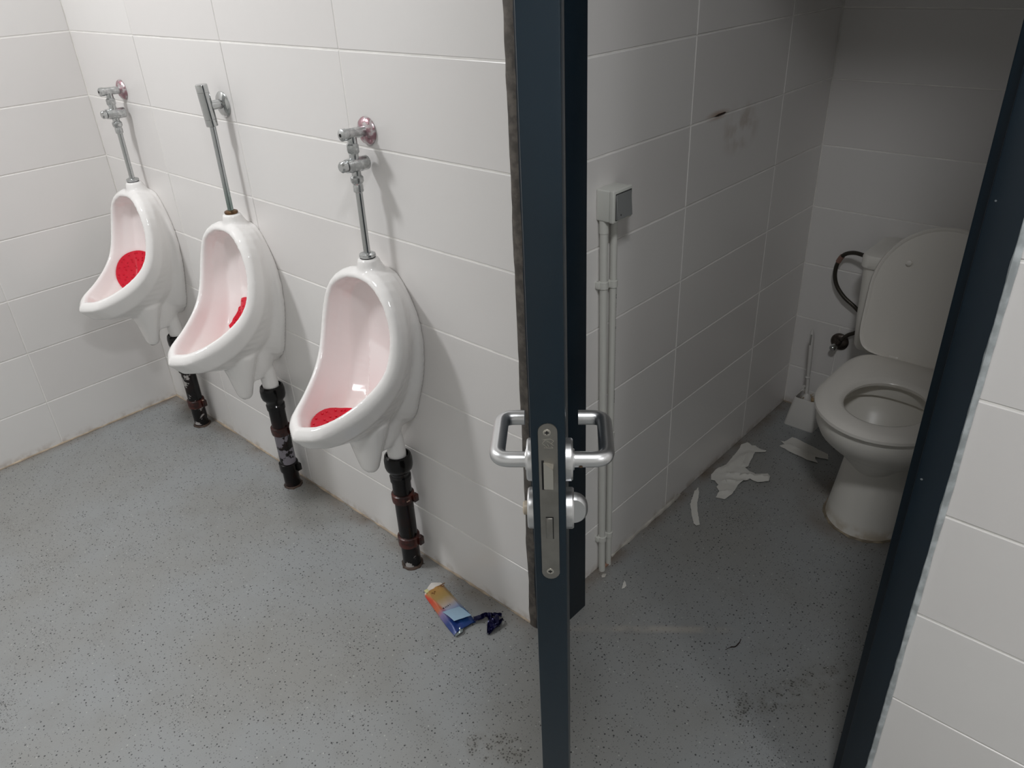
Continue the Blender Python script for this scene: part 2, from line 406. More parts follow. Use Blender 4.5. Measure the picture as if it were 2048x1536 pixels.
# sealant beads along the floor
def bead(name, label, a, b, r, mat, seed, gaps=0.0):
    rd = random.Random(seed); a = Vector(a); b = Vector(b); n = max(6, int((b - a).length / 0.025)); bm = bmesh.new()
    pts = []; rs = []
    for i in range(n + 1):
        p = a.lerp(b, i / n); k = 0.6 + 0.7 * rd.random()
        if gaps and noise.noise(p * 9 + Vector((seed, 0, 0))) < gaps - 0.5: k *= 0.25
        pts.append(p + Vector((0, 0, (k - 1) * r * 0.3))); rs.append(r * k)
    tube(bm, pts, rs, 8); return tag(mobj(name, bm, M[mat]), label, 'sealant', kind='structure')
bead('baseboard_left', 'grimy sealant bead at the foot of the left wall', (0.001, -2.6, 0.001), (0.001, -0.004, 0.001), 0.0038, 'bead', 1)
bead('baseboard_back', 'yellowed sealant bead at the foot of the urinal wall', (0.002, -0.001, 0.001), (1.944, -0.001, 0.001), 0.0040, 'bead', 2, 0.42)
bead('baseboard_stall', 'peeling white sealant bead at the foot of the stall wall', (1.9535, 0.34, 0.001), (1.9535, 0.72, 0.001), 0.0062, 'bead_white', 3, 0.35)
bead('baseboard_stall_back', 'sealant bead at the foot of the stall back wall', (1.9535, 1.464, 0.001), (2.95, 1.464, 0.001), 0.004, 'bead', 4)

# ------------------------------------------------------------------ door frame, sealant, door
fr = tag(empty('trim_1', (1.944, 0, 0)), 'dark navy steel door frame around the stall doorway', 'door frame', kind='structure')
def jamb(name, lo, hi, bev=0.002):
    o = mobj(name, box(bmesh.new(), lo, hi, bev), M['frame'], fr, smooth=True); o.location = (-1.944, 0, 0); return o
jamb('hinge_jamb', (1.944, -0.006, 0), (1.991, 0.052, 2.10)); jamb('hinge_stop', (1.944, 0.05, 0), (2.014, 0.139, 2.07))
jamb('lock_jamb', (2.737, -0.006, 0), (2.782, 0.052, 2.10)); jamb('lock_stop', (2.714, 0.05, 0), (2.784, 0.139, 2.07))
jamb('head', (1.944, -0.005, 2.052), (2.782, 0.051, 2.0995)); jamb('head_stop', (1.944, 0.0505, 2.03), (2.784, 0.1385, 2.099))
sp = bmesh.new(); box(sp, (2.7335, 0.046, 0.915), (2.7385, 0.0497, 1.075)); o = mobj('strike_recess', sp, M['dark'], fr); o.location = (-1.944, 0, 0)
def smear(name, label, x0, x1, y, mat, seed, depth):
    """run-down strip of sealant with a wavy edge, standing a few mm proud"""
    bm = bmesh.new(); rd = random.Random(seed); n = 150; rows = []
    for i in range(n + 1):
        z = 2.1 * i / n; wv = noise.noise(Vector((seed, z * 9, 0))) * 0.35 + noise.noise(Vector((seed + 5, z * 30, 0))) * 0.25
        wd = (x1 - x0) * (1 + wv * 0.6); cx = (x0 + x1) / 2; hh = depth * (0.7 + 0.5 * abs(noise.noise(Vector((seed + 9, z * 24, 0)))))
        rows.append([(cx - wd / 2, y + 0.0015, z), (cx - wd / 2, y - hh * 0.3, z), (cx - wd / 6, y - hh, z + 0.002 * rd.random()), (cx + wd / 4, y - hh * 0.8, z), (cx + wd / 2, y - hh * 0.2, z), (cx + wd / 2, y + 0.0015, z)])
    loft(bm, rows); return tag(mobj(name, bm, M[mat]), label, 'sealant', kind='structure')
smear('trim_2', 'dirty grey sealant strip between urinal wall and door frame', 1.942, 1.966, -0.005, 'silicone_grey', 11, 0.004)
smear('trim_3', 'translucent grey sealant strip between door frame and right tiles', 2.7765, 2.7875, -0.003, 'silicone_clear', 12, 0.005)

A = math.atan2(-0.569, 0.453); LW = 0.727; T = 0.0385
dr = tag(empty('door_1', (2.006, 0.020, 0), A), 'navy blue stall door standing ajar, edge and lock facing the camera', 'door', kind='structure')
mobj('door_leaf', box(bmesh.new(), (0, 0, 0.008), (LW, T, 2.045), 0.0016), M['leaf'], dr)
# lock face plate
def stadium(w2, z0, z1, k=10):
    pts = []
    for i in range(k + 1):
        a = math.pi * i / k; pts.append((w2 * math.cos(a), z1 - w2 + w2 * math.sin(a)))
    for i in range(k + 1):
        a = math.pi + math.pi * i / k; pts.append((w2 * math.cos(a), z0 + w2 + w2 * math.sin(a)))
    return pts
def plate(bm, outline, yc, x0, x1, b=0.0005):
    L = lambda x, s: [(x, yc + p[0] * s, p[1]) for p in outline]
    loft(bm, [L(x0, 1), L(x1 - b, 1), L(x1, 0.97)]); return bm
yc = T / 2
pt = mobj('lock_plate', plate(bmesh.new(), stadium(0.0110, 0.873, 1.100), yc, LW - 0.001, LW + 0.0016), M['steel'], dr)
pt['label'] = 'brushed steel lock plate on the door edge'
for zc in (1.0885, 0.8855):
    s = mobj('screw', lathe(bmesh.new(), [(0.0046, -0.0005), (0.0044, 0.0005), (0.003, 0.0010), (0.0022, 0.0008)], (LW + 0.0016, yc - 0.0008, zc), (1, 0, 0), 16), M['steel_bright'], pt)
    c = bmesh.new()
    box(c, (LW + 0.0018, yc - 0.0032, zc - 0.0006), (LW + 0.00285, yc + 0.0016, zc + 0.0006)); box(c, (LW + 0.0018, yc - 0.0014, zc - 0.0024), (LW + 0.0028, yc - 0.0002, zc + 0.0024))
    mobj('screw_slot', c, M['dark'], pt, smooth=False)
lb = bmesh.new()
vs = [lb.verts.new(p) for p in ((LW, yc - 0.0055, 1.012), (LW, yc + 0.0062, 1.017), (LW, yc + 0.0062, 1.046), (LW, yc - 0.0055, 1.049),
                                (LW + 0.0035, yc - 0.0055, 1.012), (LW + 0.012, yc + 0.0055, 1.018), (LW + 0.012, yc + 0.0055, 1.0445), (LW + 0.0035, yc - 0.0055, 1.049))]
for f in ((0, 1, 5, 4), (1, 2, 6, 5), (2, 3, 7, 6), (3, 0, 4, 7), (4, 5, 6, 7), (3, 2, 1, 0)): lb.faces.new([vs[i] for i in f])
mobj('latch_bolt', lb, M['steel_bright'], dr, smooth=False)
sl = bmesh.new(); box(sl, (LW + 0.0012, yc - 0.0078, 1.010), (LW + 0.0018, yc - 0.0050, 1.051)); mobj('latch_slot', sl, M['dark'], pt, smooth=False)
mobj('dead_bolt', box(bmesh.new(), (LW, yc - 0.0042, 0.938), (LW + 0.0036, yc + 0.0036, 0.969), 0.0008), M['steel'], dr)
sl = bmesh.new(); box(sl, (LW + 0.0012, yc + 0.0036, 0.937), (LW + 0.0018, yc + 0.0046, 0.970)); box(sl, (LW + 0.0012, yc - 0.0046, 0.969), (LW + 0.0018, yc + 0.0046, 0.9702)); mobj('bolt_slot', sl, M['dark'], pt, smooth=False)
# stamped emblem: two interlocked angular strokes
em = bmesh.new()
def bar(bm, p, q, x, th=0.0007):
    p = Vector((x, p[0], p[1])); q = Vector((x, q[0], q[1])); d = (q - p).normalized(); nrm = Vector((1, 0, 0)).cross(d) * th
    vs = [bm.verts.new(v) for v in (p - nrm, p + nrm, q + nrm, q - nrm)]; up = [bm.verts.new(v.co + Vector((0.0003, 0, 0))) for v in vs]
    bm.faces.new(up)
    for i in range(4): bm.faces.new((vs[i], vs[(i + 1) % 4], up[(i + 1) % 4], up[i]))
E0 = [((-0.0058, 1.0795), (0.0032, 1.0800)), ((0.0032, 1.0800), (0.0066, 1.0775)), ((0.0066, 1.0775), (0.0036, 1.0735)), ((-0.0018, 1.0785), (0.0062, 1.0715)),
      ((-0.0058, 1.0750), (-0.0024, 1.0790)), ((-0.0062, 1.0745), (-0.0010, 1.0690)), ((-0.0044, 1.0682), (0.0058, 1.0680)), ((0.0058, 1.0680), (0.0036, 1.0705)), ((-0.0006, 1.0735), (0.0010, 1.0700))]
for p, q in E0: bar(em, (yc + p[0], p[1]), (yc + q[0], q[1]), LW + 0.00155, 0.00035)
mobj('stamped_emblem', em, M['steel_bright'], pt, smooth=False)
xs = LW - 0.055
def lever(side, zc=1.013):
    f0 = T if side > 0 else 0.0; s = side
    mobj_ = []
    rz = lathe(bmesh.new(), [(0.0262, 0), (0.0262, 0.0065), (0.0245, 0.0085), (0.0135, 0.0088), (0.0125, 0.0105)], (xs, f0, zc), (0, s, 0), 32)
    pj = 0.050 if s > 0 else 0.046
    pth = rounded([(xs, f0 + s * 0.008, zc), (xs, f0 + s * pj, zc), (xs - 0.096, f0 + s * pj, zc), (xs - 0.096, f0 + s * 0.016, zc)], 0.017, 8)
    h = mobj('lever_handle', tube(bmesh.new(), pth, 0.0098, 18), M['silver'], dr)
    mobj('handle_rose', rz, M['silver'], h)
    if s > 0:
        mobj('set_screw', lathe(bmesh.new(), [(0.0024, 0), (0.0016, 0.0005)], (xs + 0.0088, f0 + s * 0.018, zc - 0.0048), (1, 0, -0.45), 12), M['bronze'], h)
lever(1); lever(-1)
zt = 0.939
for s in (1, -1):
    f0 = T if s > 0 else 0.0
    rs = mobj('lock_rose', lathe(bmesh.new(), [(0.0262, 0), (0.0262, 0.0075), (0.0245, 0.0095), (0.010, 0.0095)], (xs, f0, zt), (0, s, 0), 32), M['silver'], dr)
    if s > 0:
        kb = bmesh.new(); n = 18                  # half moon thumb turn, a ridge across its middle
        arc = [(0.0175 * math.sin(math.pi * k / n), 0.0215 * math.cos(math.pi * k / n)) for k in range(n + 1)]
        loft(kb, [[(xs + x_, f0 + 0.0095 + d_ * sc, zt + z_ * sc) for d_, z_ in arc] for x_, sc in ((-0.006, .9), (-0.0045, 1), (0.003, 1), (0.0075, .84))])
        lathe(kb, [(0.0075, 0.009), (0.0075, 0.012)], (xs, f0, zt), (0, s, 0), 16)
        kt = mobj('thumb_turn', kb, M['silver'], rs)
    else:
        mobj('release_disc', lathe(bmesh.new(), [(0.009, 0), (0.009, 0.005), (0.007, 0.0065)], (xs, f0 - 0.0095, zt), (0, -1, 0), 20), M['cream'], rs)
for zc in (0.25, 1.85):
    mobj('hinge', lathe(bmesh.new(), [(0.006, -0.05), (0.0065, -0.048), (0.0065, 0.048), (0.006, 0.05)], (0.0, -0.006, zc), (0, 0, 1), 14), M['steel'], dr)

# ------------------------------------------------------------------ urinals
IN = [(0, .08, .893), (.045, .085, .888), (.09, .093, .86), (.105, .096, .83), (.115, .10, .80), (.12, .108, .77), (.121, .117, .74), (.118, .13, .71), (.108, .15, .68), (.092, .185, .65), (.07, .232, .622), (.04, .28, .603), (0, .304, .597)]
OUT = [(0, .062, .917), (.05, .066, .912), (.094, .074, .890), (.127, .084, .85), (.142, .09, .81), (.1495, .098, .77), (.150, .107, .735), (.146, .121, .70), (.135, .145, .665), (.117, .184, .63), (.093, .236, .602), (.058, .302, .581), (0, .334, .573)]
C1 = [(0, .06, .89), (.045, .062, .882), (.085, .066, .857), (.102, .07, .83), (.112, .075, .80), (.117, .08, .77), (.118, .088, .735), (.115, .1, .70), (.105, .12, .662), (.09, .155, .622), (.068, .20, .59), (.038, .25, .573), (0, .28, .566)]
C2 = [(0, .04, .88), (.04, .042, .872), (.075, .044, .85), (.09, .046, .82), (.098, .048, .79), (.102, .05, .76), (.103, .055, .72), (.1, .062, .68), (.09, .078, .635), (.075, .105, .59), (.055, .14, .56), (.03, .18, .545), (0, .2, .54)]
C3 = [(0, .034, .83), (.02, .034, .825), (.04, .034, .81), (.05, .034, .79), (.055, .034, .76), (.058, .035, .735), (.058, .036, .70), (.055, .04, .66), (.05, .05, .61), (.04, .07, .575), (.03, .09, .555), (.015, .11, .545), (0, .12, .542)]
WALLC = [(0, 0, .905), (.036, 0, .90), (.056, 0, .884), (.08, 0, .85), (.098, 0, .815), (.108, 0, .785), (.113, 0, .755), (.113, 0, .715), (.107, 0, .665), (.094, 0, .615), (.074, 0, .56), (.05, 0, .50), (0, 0, .455)]
UND = [(0, .045, .915), (.048, .047, .908), (.088, .05, .886), (.118, .056, .848), (.131, .062, .808), (.138, .068, .768), (.139, .076, .728), (.136, .088, .688), (.128, .11, .645), (.112, .15, .60), (.088, .20, .562), (.056, .262, .54), (0, .30, .532)]
UND2 = [(0, .028, .912), (.042, .029, .905), (.076, .03, .883), (.098, .033, .845), (.108, .036, .805), (.112, .038, .768), (.110, .042, .722), (.103, .048, .675), (.094, .06, .628), (.082, .085, .575), (.064, .12, .535), (.042, .16, .508), (0, .19, .495)]
UND25 = [(0, .02, .91), (.04, .02, .903), (.07, .02, .883), (.092, .021, .848), (.102, .022, .81), (.106, .023, .772), (.102, .025, .728), (.093, .028, .68), (.082, .034, .632), (.07, .046, .58), (.052, .07, .54), (.034, .095, .51), (0, .115, .495)]
UND3 = [(0, .014, .908), (.038, .014, .902), (.060, .014, .884), (.087, .014, .85), (.104, .014, .814), (.112, .014, .782), (.116, .014, .75), (.115, .014, .71), (.108, .014, .662), (.095, .014, .612), (.075, .016, .558), (.05, .02, .502), (0, .026, .455)]
def ring(half, n=25):
    h = catres([Vector((a, -d, z)) for a, d, z in half], n)
    return h + [Vector((-p.x, p.y, p.z)) for p in reversed(h[1:-1])]
def crest(k):
    out = []
    for i, (a, b) in enumerate(zip(IN, OUT)):
        ph = math.radians(75 * i / 12); kk = k
        out.append((a[0] * .5 + b[0] * .5, a[1] * .5 + b[1] * .5 + kk * math.cos(ph), a[2] * .5 + b[2] * .5 + kk * math.sin(ph)))
    return out
def mid(a, b, t, k):
    out = []
    for i, (p, q) in enumerate(zip(a, b)):
        ph = math.radians(75 * i / 12)
        out.append((p[0] + (q[0] - p[0]) * t, p[1] + (q[1] - p[1]) * t + k * math.cos(ph), p[2] + (q[2] - p[2]) * t + k * math.sin(ph)))
    return out
def urinal_mesh():
    b = bmesh.new()
    loft(b, [ring(x) for x in (C3, C2, C1, IN, mid(IN, OUT, .18, .008), crest(.0115), mid(IN, OUT, .82, .008), OUT, UND, UND2, UND25, UND3, WALLC)])
    def sect(cx, d, z, a, bb, n=20, p=2.0):
        out = []
        for k in range(n):
            c, s = math.cos(2 * math.pi * k / n), math.sin(2 * math.pi * k / n)
            out.append((cx + a * math.copysign(abs(c) ** (2 / p), c), -(d + bb * math.copysign(abs(s) ** (2 / p), s)), z))
        return out
    boss = bmesh.new(); loft(boss, [sect(0, .022, .885, .046, .02), sect(0, .038, .902, .038, .032), sect(0, .043, .912, .034, .033), sect(0, .046, .925, .029, .028), sect(0, .047, .936, .026, .025), sect(0, .047, .939, .022, .021)])
    trap = bmesh.new(); loft(trap, [sect(0, .13, .535, .075, .06), sect(0, .132, .50, .066, .048), sect(0, .134, .46, .054, .034), sect(0, .134, .42, .041, .027), sect(0, .134, .392, .030, .022), sect(0, .134, .381, .022, .016)])
    neck = bmesh.new(); loft(neck, [sect(0, .07, .56, .05, .06), sect(0, .07, .50, .045, .06), sect(.0, .075, .455, .036, .05), sect(.0, .09, .43, .028, .035)])
    horn = bmesh.new(); tube(horn, catmull([(0.0, -.085, .50), (0.004, -.066, .478), (0.008, -.054, .445), (0.008, -.050, .41), (0.008, -.049, .372)], 5), 0.0255, 18)
    me = fuse([b, boss, trap, neck, horn], 0.0042, 5, 0.5)
    me.materials.append(M['ceramic']); me.materials.append(M['ceramic_in'])
    ib = bmesh.new(); loft(ib, [ring(x) for x in (C3, C2, C1, IN)], True, False); ib.normal_update()
    tr = BVHTree.FromBMesh(ib); ib.free()
    for p in me.polygons:
        h = tr.find_nearest(p.center)
        if h[3] is not None and h[3] < .0065 and (p.center - Vector((0, -.08, .70))).dot(p.normal) < 0: p.material_index = 1
    me.name = 'urinal'; return me
UM = urinal_mesh()
UX = [0.290, 0.905, 1.515]
ulab = ['white ceramic urinal beside the left wall, red mat lying high in it',
        'middle white urinal, between the other two, under the plain chrome cylinder valve',
        'nearest and largest-looking white urinal, next to the door']
URN = []
for i, x in enumerate(UX):
    o = bpy.data.objects.new('urinal', UM) if i == 0 else URN[0].copy()
    COL.objects.link(o); o.location = (x, 0, 0); tag(o, ulab[i], 'urinal', 'urinals along the tiled wall'); URN.append(o)
for i, o in enumerate(URN):
    mobj('trap_cap', lathe(bmesh.new(), [(0.012, 0.003), (0.014, 0.0), (0.011, -0.004)], (0, -0.134, 0.3815), (0, 0, 1), 14), M['rubber'], o)

# conforming red mats
bv = BVHTree.FromPolygons([v.co.copy() for v in UM.vertices], [tuple(p.vertices) for p in UM.polygons if p.material_index == 1])
def red_mat(i, center, radius, label):
    bm = bmesh.new(); rings, seg = 10, 40
    c, n0, *_ = bv.find_nearest(Vector(center))
    if n0.dot(Vector((0, -.12, .72)) - c) < 0: n0 = -n0
    u, v = frame(n0); grid = [[(c, n0)] * seg]; grid = [[(c + (u * math.cos(2 * math.pi * k / seg) + v * math.sin(2 * math.pi * k / seg)) * 0.001, n0) for k in range(seg)]]
    for r in range(rings):
        row = []
        for k in range(seg):
            p, n = grid[-1][k]; a = 2 * math.pi * k / seg; d = u * math.cos(a) + v * math.sin(a)
            d = (d - n * d.dot(n)).normalized(); q, m, *_ = bv.find_nearest(p + d * radius / rings)
            if m.dot(n) < 0: m = -m
            row.append((q, (n * 0.6 + m * 0.4).normalized()))
        grid.append(row)
    # relax normals a little so that the sheet is smooth
    lo = [[p + n * 0.0014 for p, n in row] for row in grid]; hi = [[p + n * 0.0048 for p, n in row] for row in grid]
    loft(bm, hi + [lo[-1]] + [lo[r] for r in range(rings - 1, -1, -1)], True, True)
    m = mobj('urinal_mat', bm, M['red'], loc=(UX[i], 0, 0)); tag(m, label, 'urinal mat', 'red rubber urinal mats')
    nb = bmesh.new()
    for r in (2, 3, 5, 6, 8):
        n = 6 * r // 2
        for k in range(n):
            q = grid[r + 1][int((k + 0.5 * (r % 2)) * seg / n) % seg]
            lathe(nb, [(0.0026, 0.0), (0.0022, 0.0016), (0.0010, 0.0026)], q[0] + q[1] * 0.0055, q[1], 8)
    mobj('bumps', nb, M['red'], m); m.children[0]['kind'] = 'stuff'
red_mat(0, (-0.07, -0.085, 0.612), 0.082, 'red rubber mat lying high against the inside of the far left urinal')
red_mat(1, (-0.004, -0.075, 0.600), 0.084, 'red rubber mat peeking out at the right side of the middle urinal')
red_mat(2, (0.020, -0.20, 0.545), 0.088, 'red rubber mat at the bottom of the urinal next to the door')

# ------------------------------------------------------------------ flush valves
def valve_manual(x, label):
    t = tag(empty('flush_valve', (x, 0, 0.94)), label, 'flush valve', 'chrome flush valves above the urinals')
    def P(name, bm, m, par=t):
        o = mobj(name, bm, m, par); o.location = (0, 0, -0.94) if par is t else (0, 0, 0); return o
    P('wall_rose', lathe(bmesh.new(), [(0.030, 0), (0.0305, 0.003), (0.028, 0.007), (0.019, 0.012), (0.0125, 0.013)], (0, 0, 1.218), (0, -1, 0), 28), M['pink_chrome'])['label'] = 'pink stained chrome wall rosette'
    e = bmesh.new(); lathe(e, [(0.0115, 0.010), (0.0115, 0.058), (0.0128, 0.060), (0.0128, 0.071), (0.0085, 0.074)], (0, 0, 1.218), (0, -1, 0.03), 20)
    lathe(e, [(0.0105, 0.0), (0.0105, 0.03), (0.0095, 0.05)], (0, -0.045, 1.214), (0, 0, -1), 18); el = P('elbow', e, M['worn_chrome'])
    P('hex_socket', lathe(bmesh.new(), [(0.0042, 0.0735), (0.0042, 0.0746)], (0, 0, 1.218), (0, -1, 0.03), 6), M['dark'], el)
    P('upper_nut', lathe(bmesh.new(), [(0.011, 0.0), (0.0145, 0.003), (0.0145, 0.018), (0.011, 0.022), (0.010, 0.030)], (0, -0.046, 1.199), (0, 0, -1), 6), M['worn_chrome'])
    c = bmesh.new(); lathe(c, [(0.011, 0.0), (0.0155, 0.002), (0.0165, 0.02), (0.0165, 0.032), (0.0155, 0.05), (0.0145, 0.058)], (0, -0.012, 1.152), (0, -1, 0.03), 20)
    lathe(c, [(0.0105, 0), (0.0105, 0.07)], (0, -0.046, 1.185), (0, 0, -1), 18); P('valve_body', c, M['worn_chrome'])
    P('push_button', lathe(bmesh.new(), [(0.0105, 0.0), (0.0125, 0.002), (0.0125, 0.012), (0.009, 0.0155)], (0, -0.070, 1.154), (0, -1, 0.03), 18), M['chrome'])
    P('lower_nut', lathe(bmesh.new(), [(0.0105, 0.0), (0.0145, 0.004), (0.0148, 0.014), (0.0105, 0.02), (0.0115, 0.024), (0.0115, 0.036), (0.0095, 0.038)], (0, -0.046, 1.130), (0, 0, -1), 18), M['worn_chrome'])
    P('flush_pipe', tube(bmesh.new(), [(0, -0.046, 1.095), (0, -0.047, 0.939)], 0.0082, 18), M['chrome'])
    P('inlet_collar', lathe(bmesh.new(), [(0.0185, 0.0), (0.0198, 0.0025), (0.0188, 0.007), (0.013, 0.0095), (0.0095, 0.0098)], (0, -0.047, 0.941), (0, 0, 1), 24), M['worn_chrome'])
    P('gasket', lathe(bmesh.new(), [(0.0185, 0.0), (0.0185, 0.0042)], (0, -0.047, 0.9375), (0, 0, 1), 24), M['rubber'])
def valve_cylinder(x, label):
    t = tag(empty('flush_valve', (x, 0, 0.94)), label, 'flush valve', 'chrome flush valves above the urinals')
    def P(name, bm, m, par=t):
        o = mobj(name, bm, m, par); o.location = (0, 0, -0.94) if par is t else (0, 0, 0); return o
    P('wall_rose', lathe(bmesh.new(), [(0.033, 0), (0.033, 0.003), (0.030, 0.006), (0.019, 0.010), (0.0125, 0.011)], (0, 0, 1.224), (0, -1, 0), 30), M['chrome'])
    P('inlet_stub', lathe(bmesh.new(), [(0.0125, 0.008), (0.0125, 0.05)], (0, 0, 1.226), (0, -1, 0), 20), M['chrome'])
    P('cylinder', lathe(bmesh.new(), [(0.014, 0.0), (0.0155, 0.001), (0.0155, 0.018), (0.0150, 0.0184), (0.0155, 0.0188), (0.0155, 0.086), (0.0150, 0.0864), (0.0155, 0.0868), (0.0155, 0.104), (0.0145, 0.106)], (0, -0.045, 1.175), (0, -0.06, 1), 28), M['chrome'])
    P('flush_pipe', tube(bmesh.new(), [(0, -0.045, 1.177), (0, -0.047, 0.939)], 0.0082, 18), M['green_pipe'])['label'] = 'chrome pipe with green corrosion at its foot'
    P('inlet_collar', lathe(bmesh.new(), [(0.0180, 0.0), (0.0190, 0.0025), (0.0180, 0.006), (0.0125, 0.0085), (0.0095, 0.009)], (0, -0.047, 0.939), (0, 0, 1), 24), M['bronze'])['label'] = 'tarnished bronze collar'
valve_manual(0.288, 'chrome push valve with pink stained rosette over the far left urinal')
valve_cylinder(0.905, 'smooth chrome cylinder valve and pipe over the middle urinal')
valve_manual(1.514, 'chrome push valve with pink stained rosette over the urinal by the door')

# ------------------------------------------------------------------ black drain pipes
def drain(x, i, label, collars, tilt):
    t = tag(empty('drain_pipe', (x, -0.048, 0)), label, 'drain pipe', 'black drain pipes under the urinals')
    def ax(z): return Vector((tilt * z, 0, z))
    mobj('pipe', lathe(bmesh.new(), [(0.0265, 0), (0.026, 0.01), (0.026, 0.33)], (0, 0, 0), (tilt, 0, 1), 28), M['pipe%d' % (i + 1)], t)
    sk = bmesh.new(); lathe(sk, [(0.0265, 0.300), (0.029, 0.302), (0.0295, 0.318), (0.0265, 0.322), (0.028, 0.334), (0.036, 0.342), (0.0385, 0.352), (0.0385, 0.372), (0.0355, 0.384), (0.030, 0.388), (0.0275, 0.382), (0.0272, 0.345)], (0, 0, 0), (tilt, 0, 1), 28, True, True)
    mobj('socket', sk, M['pipe_black'], t)
    for z, h, m in collars:
        c = mobj('collar', lathe(bmesh.new(), [(0.0262, -h / 2), (0.031, -h / 2 + 0.002), (0.0322, 0), (0.0315, h / 2 - 0.003), (0.0275, h / 2)], ax(z), (tilt, 0, 1), 28), M[m], t)
        if m == 'rust': c['label'] = 'rust brown collar'
        mobj('collar_lug', box(bmesh.new(), (tilt * z + 0.024, 0.008, z - h * 0.38), (tilt * z + 0.039, 0.024, z + h * 0.38), 0.002), M[m], c)
    # ragged sealant foot
    n = 22; rd = random.Random(i); ft = bmesh.new()
    loft(ft, [[(math.cos(2 * math.pi * k / n) * (r + rd.uniform(-.002, .003)), math.sin(2 * math.pi * k / n) * (r + rd.uniform(-.002, .003)), z) for k in range(n)] for r, z in ((0.031, 0.0005), (0.030, 0.003), (0.0262, 0.006))])
    mobj('foot_sealant', ft, plain('dark_foot_sealant', (70, 54, 44), 0.6, var=0.5, vscale=50), t)
drain(0.297, 0, 'black drain pipe under the urinal by the left wall', [(0.098, 0.034, 'rust'), (0.25, 0.03, 'pipe_black')], 0.0)
drain(0.913, 1, 'black drain pipe with grey flaked band under the middle urinal', [(0.222, 0.030, 'rust'), (0.078, 0.034, 'pipe_black')], 0.0)
drain(1.523, 2, 'black drain pipe with white patch at its foot, nearest the door', [(0.246, 0.030, 'rust'), (0.094, 0.036, 'rust')], 0.0)

# ------------------------------------------------------------------ litter by the urinals
def gradient_packet():
    t = NT('printed_snack_foil'); o = t.objc(); s = t.xyz(o)
    r = t.n('ShaderNodeValToRGB'); t.l(t.math('ADD', t.math('DIVIDE', s[0], 0.20), t.math('MULTIPLY', t.math('SUBTRACT', t.noise(60, 2, o), 0.5), 0.05)), r.inputs[0]); cr = r.color_ramp
    st = [(0.0, (224, 220, 214)), (0.135, (222, 216, 208)), (0.15, (168, 126, 70)), (0.36, (164, 138, 84)), (0.50, (180, 164, 150)), (0.60, (150, 158, 184)), (0.70, (74, 116, 164)), (0.85, (34, 78, 146)), (1.0, (22, 50, 110))]
    while len(cr.elements) < len(st): cr.elements.new(0.5)
    for e, (p, c) in zip(cr.elements, st): e.position = p; e.color = (*lin(c), 1)
    rr = t.n('ShaderNodeValToRGB'); t.l(t.math('DIVIDE', s[0], 0.20), rr.inputs[0]); c2 = rr.color_ramp
    st = [(0.0, (204, 30, 40)), (0.3, (190, 62, 40)), (0.52, (176, 98, 60)), (0.62, (120, 110, 150)), (0.8, (24, 52, 116))]
    while len(c2.elements) < len(st): c2.elements.new(0.5)
    for e, (p, c) in zip(c2.elements, st): e.position = p; e.color = (*lin(c), 1)
    f = t.smooth(t.math('ADD', s[1], t.math('MULTIPLY', s[0], 0.18)), -0.018, -0.028)
    f = t.math('SUBTRACT', 1, t.smooth(t.math('ADD', s[1], t.math('MULTIPLY', s[0], -0.10)), -0.040, -0.030))
    t.base(t.mix(f, r.outputs[0], rr.outputs[0])); t.set(Roughness=0.33, Specular_IOR_Level=0.5, Metallic=0.1)
    t.bump(t.noise(45, 3, o), 0.3, 0.002); return t.m
pk = tag(empty('snack_wrapper', (1.632, -0.078, 0.001), math.radians(-11)), 'torn snack wrapper, orange to blue, lying on the floor by the urinal wall', 'wrapper')
def sheet(bm, nu, nv, fn, th):
    top = [[bm.verts.new(fn(i / nu, j / nv)) for j in range(nv + 1)] for i in range(nu + 1)]
    bot = [[bm.verts.new(Vector(fn(i / nu, j / nv)) - Vector((0, 0, th))) for j in range(nv + 1)] for i in range(nu + 1)]
    for i in range(nu):
        for j in range(nv):
            bm.faces.new((top[i][j], top[i + 1][j], top[i + 1][j + 1], top[i][j + 1])); bm.faces.new((bot[i][j], bot[i][j + 1], bot[i + 1][j + 1], bot[i + 1][j]))
    for i in range(nu):
        bm.faces.new((top[i][0], bot[i][0], bot[i + 1][0], top[i + 1][0])); bm.faces.new((top[i][nv], top[i + 1][nv], bot[i + 1][nv], bot[i][nv]))
    for j in range(nv):
        bm.faces.new((top[0][j], top[0][j + 1], bot[0][j + 1], bot[0][j])); bm.faces.new((top[nu][j], bot[nu][j], bot[nu][j + 1], top[nu][j + 1]))
    return bm
def pouch(u, v):
    x = 0.196 * u; hw = 0.030 + 0.008 * u - 0.010 * max(0, u - .8) * 5 * .3; y = (v - 0.5) * 2 * hw - 0.002 - 0.012 * u
    if u < 0.02: y *= 0.9
    edge = 1 - abs(v - .5) * 2
    z = 0.0035 + 0.0095 * min(1, edge * 3.2) * min(1, 0.35 + u * 5) * min(1, (1.02 - u) * 6 + .3) + 0.0022 * noise.noise(Vector((u * 7, v * 4, 3)))
    if v < 0.3: x += 0.012 * (0.3 - v)
    if u < .15: x += 0.03 * abs(v - .6) * (0.15 - u) / .15
    return (x, y, z)
mobj('pouch', sheet(bmesh.new(), 40, 20, pouch, 0.003), gradient_packet(), pk)
FW = plain('pale_blue_label', (150, 178, 200), 0.3)
def flap(u, v):
    return (0.128 + 0.052 * u + 0.012 * (v - .5), -0.035 + 0.046 * v + 0.004 * u, 0.0165 + 0.004 * math.sin(u * 3) + 0.006 * u * u + 0.001 * noise.noise(Vector((u * 5, v * 5, 1))))
mobj('folded_flap', sheet(bmesh.new(), 12, 10, flap, 0.0008), FW, pk)['label'] = 'pale blue folded end flap'
